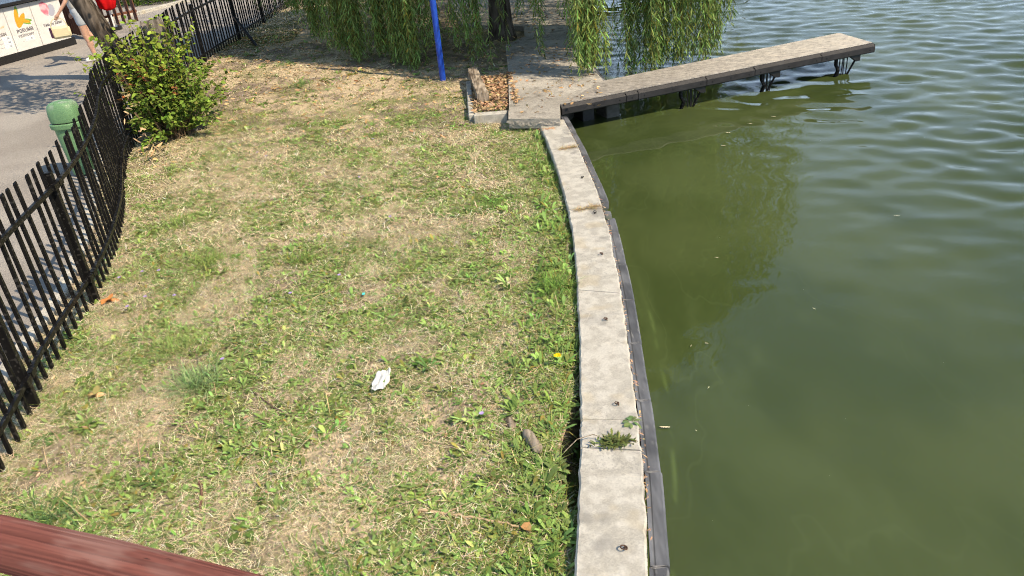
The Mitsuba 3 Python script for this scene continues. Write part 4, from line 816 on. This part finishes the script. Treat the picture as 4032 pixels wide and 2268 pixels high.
# grass tufts
for (x0, y0, r, n, L, c) in ((-2.41, 5.0, .13, 420, (.14, .30), (.18, .25, .11)), (-2.75, 5.55, .18, 300, (.10, .24), (.19, .24, .08)), (-2.95, 7.2, .2, 320, (.1, .22), (.16, .22, .06)), (-2.0, 7.0, .18, 260, (.08, .2), (.15, .21, .055)), (-3.6, 8.3, .22, 320, (.1, .24), (.16, .22, .06)), (.36, 5.9, .10, 240, (.15, .32), (.13, .21, .05)), (-1.1, 2.95, .35, 420, (.08, .16), (.12, .2, .045)), (-2.9, 3.65, .22, 260, (.10, .22), (.10, .16, .06)), (-.1, 7.9, .25, 260, (.08, .18), (.11, .19, .045)), (-1.9, 9.0, .2, 200, (.06, .14), (.12, .19, .06)), (-2.6, 10.2, .25, 240, (.06, .16), (.12, .19, .06)), (-3.4, 14.5, .2, 200, (.08, .2), (.13, .2, .07)), (-4.0, 16.2, .2, 160, (.08, .2), (.13, .2, .07))):
    x, y = x0 + rng.normal(0, r * .5, n), y0 + rng.normal(0, r * .5, n); out = np.stack([x - x0, y - y0, 0 * x], 1) / r * .5
    add_leaves(gb, jitter(np.array(c) * 1.5, n, .2), np.stack([x, y, lawn_h(x, y)], 1), nz(rdir(n, (.5, .95)) + out), rng.uniform(*L, n), rng.uniform(.004, .0075, n), prof=((0, .8), (.4, 1), (.75, .6)), bend=rng.uniform(.1, .8, n))
lab(put('green_grass', gb.mesh(), 'mat_leaf', color=gb.col()), 'short green grass growing in patches over the lawn', 'grass', kind='stuff')
# low broad-leaved weeds: rosettes
wb = Bag()
def rosettes(n, y0, y1, keep, L, asp, tilt=(.1, .75), nl=(5, 10), col=(.225, .32, .095), power=1.0):
    x, y = sample(n, y0, y1, power, keep, verge=.1); n = len(x); k = rng.integers(*nl, n); idx = np.repeat(np.arange(n), k); m = len(idx)
    size = np.minimum(np.exp(rng.normal(0, .28, n)), 1.3); pc_ = jitter(col, n, .32, .08)
    a = rng.uniform(0, 2 * np.pi, m); P = np.stack([x[idx] + .012 * np.cos(a), y[idx] + .012 * np.sin(a), lawn_h(x, y)[idx] + .004], 1)
    zt = rng.uniform(*tilt, m); D = np.stack([np.cos(a), np.sin(a), zt], 1); LL = rng.uniform(*L, m) * size[idx]
    col_ = pc_[idx] * np.exp(rng.normal(0, .12, (m, 1))); ye = rng.uniform(size=m) < .05; col_[ye] = jitter((.28, .25, .07), ye.sum(), .2)
    add_leaves(wb, np.clip(col_, .01, .6), P, D, LL, LL * rng.uniform(*asp, m), prof=((0, .25), (.4, .85), (.72, 1.0)), bend=rng.uniform(.1, .7, m))
rosettes(8000, 2.6, 7.5, green, (.025, .075), (.18, .36), (.25, 1.3))
rosettes(16000, 2.6, 8.5, green, (.010, .028), (.4, .7), (.2, 1.2), (6, 12), (.22, .31, .10))
rosettes(6500, 7.5, 12, lambda x, y: green(x, y) * .9, (.025, .07), (.2, .42), (.25, 1.2))
rosettes(900, 12, 20, lambda x, y: green(x, y), (.05, .10), (.3, .5))
rosettes(3600, 2.7, 10.3, lambda x, y: quayprox(x, y) * np.where((y > 4.2) & (y < 6.6), 1.0, .5), (.06, .14), (.13, .22), (.6, 1.8), (6, 11), (.235, .36, .10))
rosettes(1800, 2.6, 9.5, lambda x, y: .25 + .3 * green(x, y), (.02, .05), (.25, .5), (.1, .5), (3, 7), (.17, .25, .075))
lab(put('lawn_weeds', wb.mesh(), 'mat_leaf', color=wb.col()), 'low broad-leaved weeds in green patches across the lawn', 'weeds', kind='stuff')
# fallen leaves and crumbs
fl = Bag()
def litter(n, f, L, W_, col, zoff=.012):
    x, y = f(n); n = len(x); z = np.where((x > .3) & (y > 10.4), SLAB_Z + .004, lawn_h(x, y) + zoff)
    add_leaves(fl, jitter(col, n, .3, .07), np.stack([x, y, z + rng.uniform(0, .012, n)], 1), rdir(n, (-.1, .35)), rng.uniform(*L, n), rng.uniform(*W_, n), bend=rng.uniform(-.3, .4, n), up=nz(rdir(n, (.4, 1))))
litter(2600, lambda n: sample(n, 10.5, 20, 1.0, lambda x, y: .25 + .75 * np.clip((y - 11) / 5, 0, 1)), (.05, .11), (.015, .035), (.42, .28, .14))
litter(260, lambda n: sample(n, 2.8, 10.5), (.02, .055), (.010, .022), (.40, .29, .17))
litter(1300, lambda n: (rng.uniform(-.30, .36, n), rng.uniform(11.2, 13.3, n)), (.05, .10), (.02, .04), (.40, .27, .16), .03)
litter(240, lambda n: (rng.uniform(.3, 1.6, n), rng.uniform(10.7, 15, n)), (.04, .09), (.015, .03), (.42, .27, .13))
litter(700, lambda n: (rng.uniform(-4, 2, n), rng.uniform(14, 22, n)), (.05, .10), (.015, .035), (.36, .24, .13))
for (x0, y0, n) in ((.64, 10.27, 40),):
    x, y = x0 + rng.uniform(-.13, .16, n), y0 + rng.normal(0, .022, n)
    add_leaves(fl, jitter((.48, .30, .17), n, .25), np.stack([x, y, np.full(n, QUAY_Z + .004)], 1), rdir(n, (-.05, .3)), rng.uniform(.02, .06, n), rng.uniform(.008, .02, n))
y = rng.uniform(3, 10.4, 420); n = len(y)
add_leaves(fl, jitter((.40, .26, .16), n, .3), np.stack([quay_r(y) + rng.normal(.004, .012, n), y, np.full(n, QUAY_Z - .035)], 1), rdir(n, (-.2, .4)), rng.uniform(.012, .035, n), rng.uniform(.005, .012, n))
lab(put('fallen_leaves', fl.mesh(), 'mat_dry', color=fl.col()), 'dry brown fallen leaves scattered under the willow and in the bed', 'leaves', kind='stuff')
# dry tufts in the quay joints
for (x0, x1, y0, lbl) in ((.76, .99, 9.37, 'tuft of dry blond grass in the quay joint close to the jetty'), (.72, 1.0, 7.44, 'tuft of dry blond grass in the quay joint beside the broken fender')):
    n = 150; b = Bag(); x = rng.uniform(x0, x1, n); add_leaves(b, jitter((.46, .35, .19), n, .2), np.stack([x, y0 + rng.normal(0, .012, n) + (x1 - x) * -.2 + .03, np.full(n, QUAY_Z)], 1), nz(rdir(n, (.1, .8)) + [-.3, 0, 0]), rng.uniform(.04, .11, n), .005, bend=.3)
    k = thing('dry_tuft', lbl, 'grass tuft'); scene[k] = mikit.ply(b.mesh(), 'mat_dry', color=b.col())

# single plants one can point to: each leaf a part
def plant(name, label, cat, x, y, z, n, L, asp, tilt, col, seed, lobed=False, grp=None):
    r = np.random.default_rng(seed); t = thing(name, label, cat, grp)
    for k in range(n):
        a = 2 * np.pi * (k + r.uniform(-.3, .3)) / n * 1.618 * 2; b = Bag(); l_ = r.uniform(*L) * .74; w_ = l_ * asp * r.uniform(.8, 1.2)
        pf_ = ((0, .22), (.12, .3), (.2, .62), (.28, .4), (.4, .85), (.47, .58), (.6, 1.0), (.68, .75), (.82, .85)) if lobed else ((0, .22), (.2, .45), (.4, .85), (.6, 1.0), (.8, .75))
        V, F, m = leaves([[x + .012 * math.cos(a), y + .012 * math.sin(a), z]], [[math.cos(a), math.sin(a), r.uniform(*tilt)]], l_, w_, prof=pf_, bend=r.uniform(.3, .8))
        b.add(V, F, np.repeat(jitter(np.array(col) * 1.3, 1, .14, .06, r), m, axis=0)); put('leaf', b.mesh(), 'mat_leaf', t, color=b.col())
lz = lambda x, y: float(lawn_h(np.array([x]), np.array([y]))[0]) + .006
PL = [('clover_clump', 'dense round-leaved green clump beside the fence foot, nearest the second post', 'weed', -3.34, 5.19, 22, (.07, .13), .55, (.4, 1.4), (.10, .17, .03), False),
      ('dandelion', 'pale green upright dandelion in the lower left lawn, right of the jagged-leaved weed', 'weed', -3.05, 4.57, 12, (.09, .15), .34, (.5, 1.3), (.14, .20, .05), True),
      ('dandelion', 'jagged-leaved green weed spreading at the foot of the nearest fence pickets', 'weed', -3.32, 4.50, 14, (.12, .20), .26, (.2, .8), (.09, .15, .04), True),
      ('dandelion', 'tall toothed dandelion in bare soil above the red handrail, centre left', 'weed', -2.36, 3.95, 10, (.12, .20), .24, (.6, 1.6), (.08, .14, .04), True),
      ('dandelion', 'loose broad-leaved rosette at the lower edge of the lawn, left of the bare soil patch', 'weed', -1.66, 3.43, 11, (.10, .17), .36, (.3, 1.0), (.09, .145, .035), False),
      ('dandelion', 'small upright rosette alone on bare ground near the bottom centre', 'weed', -1.42, 3.57, 8, (.06, .10), .34, (.4, 1.1), (.09, .15, .04), False),
      ('dandelion', 'leafy weed touching the red handrail at the left edge', 'weed', -2.92, 3.74, 12, (.12, .2), .26, (.4, 1.2), (.10, .155, .045), True),
      ('broadleaf_weed', 'lush dark green clump up the lawn from the white paper, on its right', 'weed', -.72, 4.96, 16, (.08, .13), .42, (.3, 1.0), (.085, .15, .03), False),
      ('broadleaf_weed', 'lush dark green clump up the lawn from the white paper, on its left', 'weed', -1.30, 5.06, 16, (.08, .13), .38, (.3, 1.0), (.08, .145, .03), False),
      ('broadleaf_weed', 'bright green clump in the middle of the upper lawn, left of centre', 'weed', -2.71, 7.22, 14, (.08, .14), .42, (.3, 1.0), (.095, .17, .03), False),
      ('broadleaf_weed', 'dark shiny clump lying in dry straw near the fence bend', 'weed', -3.36, 8.52, 12, (.09, .15), .45, (.2, .7), (.075, .14, .03), False),
      ('dandelion', 'pale spear-leaved plant leaning over the dark gap beside the quay wall', 'weed', .16, 3.66, 9, (.14, .24), .2, (.6, 1.6), (.12, .17, .06), False),
      ('dandelion', 'leafy dandelion beside the orange leaf at the quay edge', 'weed', -.03, 3.31, 11, (.12, .20), .24, (.4, 1.4), (.10, .165, .04), True),
      ('dandelion', 'big toothed dandelion at the bottom edge against the quay wall', 'weed', .02, 3.0, 12, (.12, .20), .26, (.4, 1.3), (.095, .16, .04), True),
      ('broadleaf_weed', 'round green clump between the straw patches in the centre of the lawn', 'weed', -.63, 5.62, 14, (.07, .12), .42, (.3, .9), (.09, .16, .03), False)]
for k, (nm, lb_, ct, x, y, n, L, asp, tl, c, lo) in enumerate(PL): plant(nm, lb_, ct, x, y, lz(x, y), n, L, asp, tl, c, 100 + k, lo)
# weeds rooted in the quay joint
qp = thing('quay_weed', 'bushy small-leaved weed rooted in a crack across the quay wall', 'weed'); b = Bag(); n = 190
add_leaves(b, jitter((.13, .16, .055), n, .3), np.array([.52, 3.78, QUAY_Z + .004]) + rng.normal(0, 1, (n, 3)) * [.045, .02, .0] + [0, 0, .005], rdir(n, (.05, .8)), rng.uniform(.03, .085, n), rng.uniform(.008, .016, n), bend=.3)
put('leaves', b.mesh(), 'mat_leaf', qp, color=b.col(), kind='stuff')
put('stem', tube([(.52, 3.78, .07), (.40, 3.83, .10), (.30, 3.80, .10), (.21, 3.74, .06)], .003, 5), 'mat_oldwood', qp)
plant('quay_weed', 'grey-green weed leaning over the fender edge of the quay wall', 'weed', .655, 3.96, QUAY_Z + .003, 14, (.06, .10), .38, (.2, 1.0), (.13, .19, .075), 55)
# wild flowers
FLW = [(-3.72, 6.92), (-3.51, 6.97), (-3.35, 6.96), (-3.29, 6.43), (-3.4, 6.29), (-2.26, 5.22), (-3.25, 10.54), (-1.93, 6.2), (-1.55, 6.5), (-.28, 4.19), (-3.07, 10.29), (-1.68, 10.61), (-1.19, 7.73), (-1.69, 9.13), (-3.02, 6.41)]
ORD = ['the single', 'second', 'third', 'fourth', 'fifth', 'sixth', 'seventh', 'eighth', 'ninth', 'tenth', 'eleventh', 'twelfth', 'thirteenth', 'fourteenth', 'fifteenth', 'sixteenth']
rank = lambda ps: np.argsort(np.argsort([math.hypot(a + .9, b - 1.3) for a, b in ps]))
fo = rank(FLW)
for k, (x, y) in enumerate(FLW):
    t = thing('lilac_flower', f'tiny lilac wild flower in the lawn, {ORD[fo[k]]} nearest to the red handrail', 'flower', 'lilac wild flowers in the lawn'); z = lz(x, y); h = .05 + .03 * rng.uniform(); b = Bag(); n = 12; a = np.arange(n) * 2 * np.pi / n
    add_leaves(b, jitter((.40, .30, .60), n, .1, .04), np.tile([x, y, z + h], (n, 1)), np.stack([np.cos(a), np.sin(a), 0 * a + .35], 1), .021, .009, bend=.1); put('petals', b.mesh(), 'mat_dry', t, color=b.col())
    s2 = Bag(); s2.add(*tube([(x, y, z - .01), (x, y, z + h)], .0016, 4), (.10, .15, .05)); put('stem', s2.mesh(), 'mat_dry', t, color=s2.col())
t = thing('yellow_flower', 'single bright yellow flower at the grassy edge of the quay wall', 'flower'); b = Bag(); n = 14; a = np.arange(n) * 2.4
add_leaves(b, jitter((.72, .52, .01), n, .06, .02), np.tile([.27, 4.72, .11], (n, 1)), np.stack([np.cos(a), np.sin(a), .3 + .5 * rng.uniform(size=n)], 1), .035, .014); put('petals', b.mesh(), 'mat_dry', t, color=b.col())
s2 = Bag(); s2.add(*tube([(.25, 4.72, -.05), (.27, 4.72, .11)], .002, 4), (.10, .15, .05)); put('stem', s2.mesh(), 'mat_dry', t, color=s2.col())
# white paper, sticks, cone-like wood pieces
g = 22; u_, v_ = np.meshgrid(np.linspace(-1, 1, g), np.linspace(-1, 1, g)); q = np.stack([u_, v_, 0 * u_], -1).reshape(-1, 3)
wdt = .062 * (1 + .35 * (meshkit.noise(q * 2.1 + 4, 3) - .5)); x = -1.0 + q[:, 0] * wdt * (1 - .25 * np.abs(q[:, 1]) ** 3) + q[:, 1] * .012; y = 4.76 + q[:, 1] * .125 + .03 * (meshkit.noise(q * 3, 8) - .5)
z = lawn_h(x, y) + .03 + .05 * np.abs(meshkit.fbm(q * 1.3 + 1, 3, 6) - .5) + .006 * np.abs(np.sin(q[:, 0] * 3 + q[:, 1] * 2))
i = np.arange(g - 1)[:, None] * g; j = np.arange(g - 1)[None]; F = np.concatenate([np.stack([i + j, i + j + 1, i + g + j + 1], -1).reshape(-1, 3), np.stack([i + j, i + g + j + 1, i + g + j], -1).reshape(-1, 3)])
t = thing('crumpled_paper', 'crumpled white piece of paper litter lying in the grass', 'litter'); scene[t] = mikit.ply((np.stack([x, y, z], 1), F), 'mat_paper')
def stick(label, pts, r, col, seed):
    pts = np.array([[x, y, lz(x, y) + .012] for x, y in pts]); cs = CubicSpline(np.linspace(0, 1, len(pts)), pts); tt = np.linspace(0, 1, 24); p = cs(tt) + np.random.default_rng(seed).normal(0, .003, (24, 3))
    t = thing('stick', label, 'stick'); b = Bag(); b.add(*tube(p, r * np.linspace(1, .6, 24), 7), col); scene[t] = mikit.ply(b.mesh(), 'mat_dry', smooth=True, color=b.col())
stick('dark brown thin stick lying in the lawn left of the white paper', [(-1.94, 4.83), (-1.76, 4.63), (-1.62, 4.50), (-1.54, 4.46)], .006, (.15, .11, .08), 1)
stick('long pale dry reed stalk lying near the bottom of the quay edge', [(-.66, 3.42), (-.32, 3.31), (-.04, 3.2)], .009, (.48, .36, .22), 2)
stick('short brown twig poking out between weeds at the lower left', [(-2.06, 3.90), (-2.0, 3.76), (-1.97, 3.62)], .009, (.17, .10, .07), 3)
stick('thin pale stalk beside the lower weeds left of the bare soil', [(-2.2, 5.9), (-1.95, 6.05), (-1.6, 6.3)], .005, (.5, .40, .22), 4)
def chunk(label, c, R, L_, seed):
    t = thing('wood_chunk', label, 'wood'); n = 11; d = nz(np.array([.33, -.95, 0.])); pts = [np.array(c) + d * (q - .5) * L_ for q in np.linspace(0, 1, n)]
    v, f = tube(pts, R * np.sqrt(np.clip(1 - (np.linspace(-1, 1, n) * .97) ** 4, .02, 1)), 14, ripple=lambda q, ph: 1 + .14 * np.sin(ph * 5 + q * 22) * np.sin(q * 30)); scene[t] = mikit.ply((v, f), 'mat_oldwood', smooth=True)
chunk('weathered brown cone-shaped wood piece by the dark gap at the quay edge', (.03, 3.92, lz(.03, 3.92) + .02), .036, .24, 1)
chunk('smaller half-buried wood stub left of the cone-shaped piece', (-.10, 4.14, lz(-.10, 4.14) + .004), .03, .12, 2)
def bigleaf(label, x, y, n, col, seed, L=(.07, .12)):
    r = np.random.default_rng(seed); t = thing('dry_leaf', label, 'leaf'); b = Bag(); a = np.linspace(0, 2 * np.pi, n, endpoint=False)
    add_leaves(b, jitter(col, n, .15, .05, r), np.tile([x, y, lz(x, y) + .03], (n, 1)), np.stack([np.cos(a), np.sin(a), r.uniform(-.1, .6, n)], 1), r.uniform(*L, n), .06, prof=((0, .3), (.3, .9), (.65, 1), (.85, .5)), bend=r.uniform(-.2, .6, n)); scene[t] = mikit.ply(b.mesh(), 'mat_dry', color=b.col())
bigleaf('large curled orange-brown dry leaf at the foot of the fence post', -3.68, 6.53, 7, (.50, .22, .08), 1)
bigleaf('small orange leaf lying at the quay edge beside a dandelion', -.05, 3.2, 3, (.40, .22, .10), 2, (.018, .03))
bigleaf('pale tan dry leaf below the leafy clump at the fence', -3.16, 4.98, 5, (.50, .36, .16), 3, (.05, .09))
t = thing('blue_wrapper', 'tiny turquoise scrap of wrapper in the middle of the lawn', 'litter'); v, f = box((-1.29, 6.14, lz(-1.29, 6.14) + .03), (.012, .02, .002), None, .001); b = Bag(); b.add(v, f, (.10, .55, .55)); scene[t] = mikit.ply(b.mesh(), 'mat_dry', color=b.col())
# pale willow leaves afloat
AFL = ((.91, 4.32, .075, .2), (1.48, 5.3, .03, .5), (1.37, 5.29, .025, 2), (3.92, 7.27, .06, .3), (2.48, 5.66, .03, 1), (1.36, 4.72, .03, 2.2), (1.96, 6.76, .04, .4), (1.14, 4.25, .02, 1.2), (3.1, 10.4, .08, .2), (3.5, 10.7, .07, .4), (3.9, 10.9, .07, .1), (2.9, 9.9, .07, .3))
ao = rank([q[:2] for q in AFL])
for k, (x, y, L_, a) in enumerate(AFL):
    t = thing('floating_leaf', 'pale willow leaf floating on the green water close to the quay fender' if k == 0 else f'tiny pale leaf floating on the green water, {ORD[ao[k]]} nearest floating leaf to the red handrail', 'leaf', None if k == 0 else 'small leaves afloat on the water'); b = Bag()
    add_leaves(b, [[.60, .56, .38]], [[x, y, WATER_Z + .012]], [[math.cos(a), -math.sin(a), 0]], [L_], [L_ * .22], prof=((0, .3), (.3, .9), (.65, 1), (.85, .6)), bend=0); scene[t] = mikit.ply(b.mesh(), 'mat_dry', color=b.col())
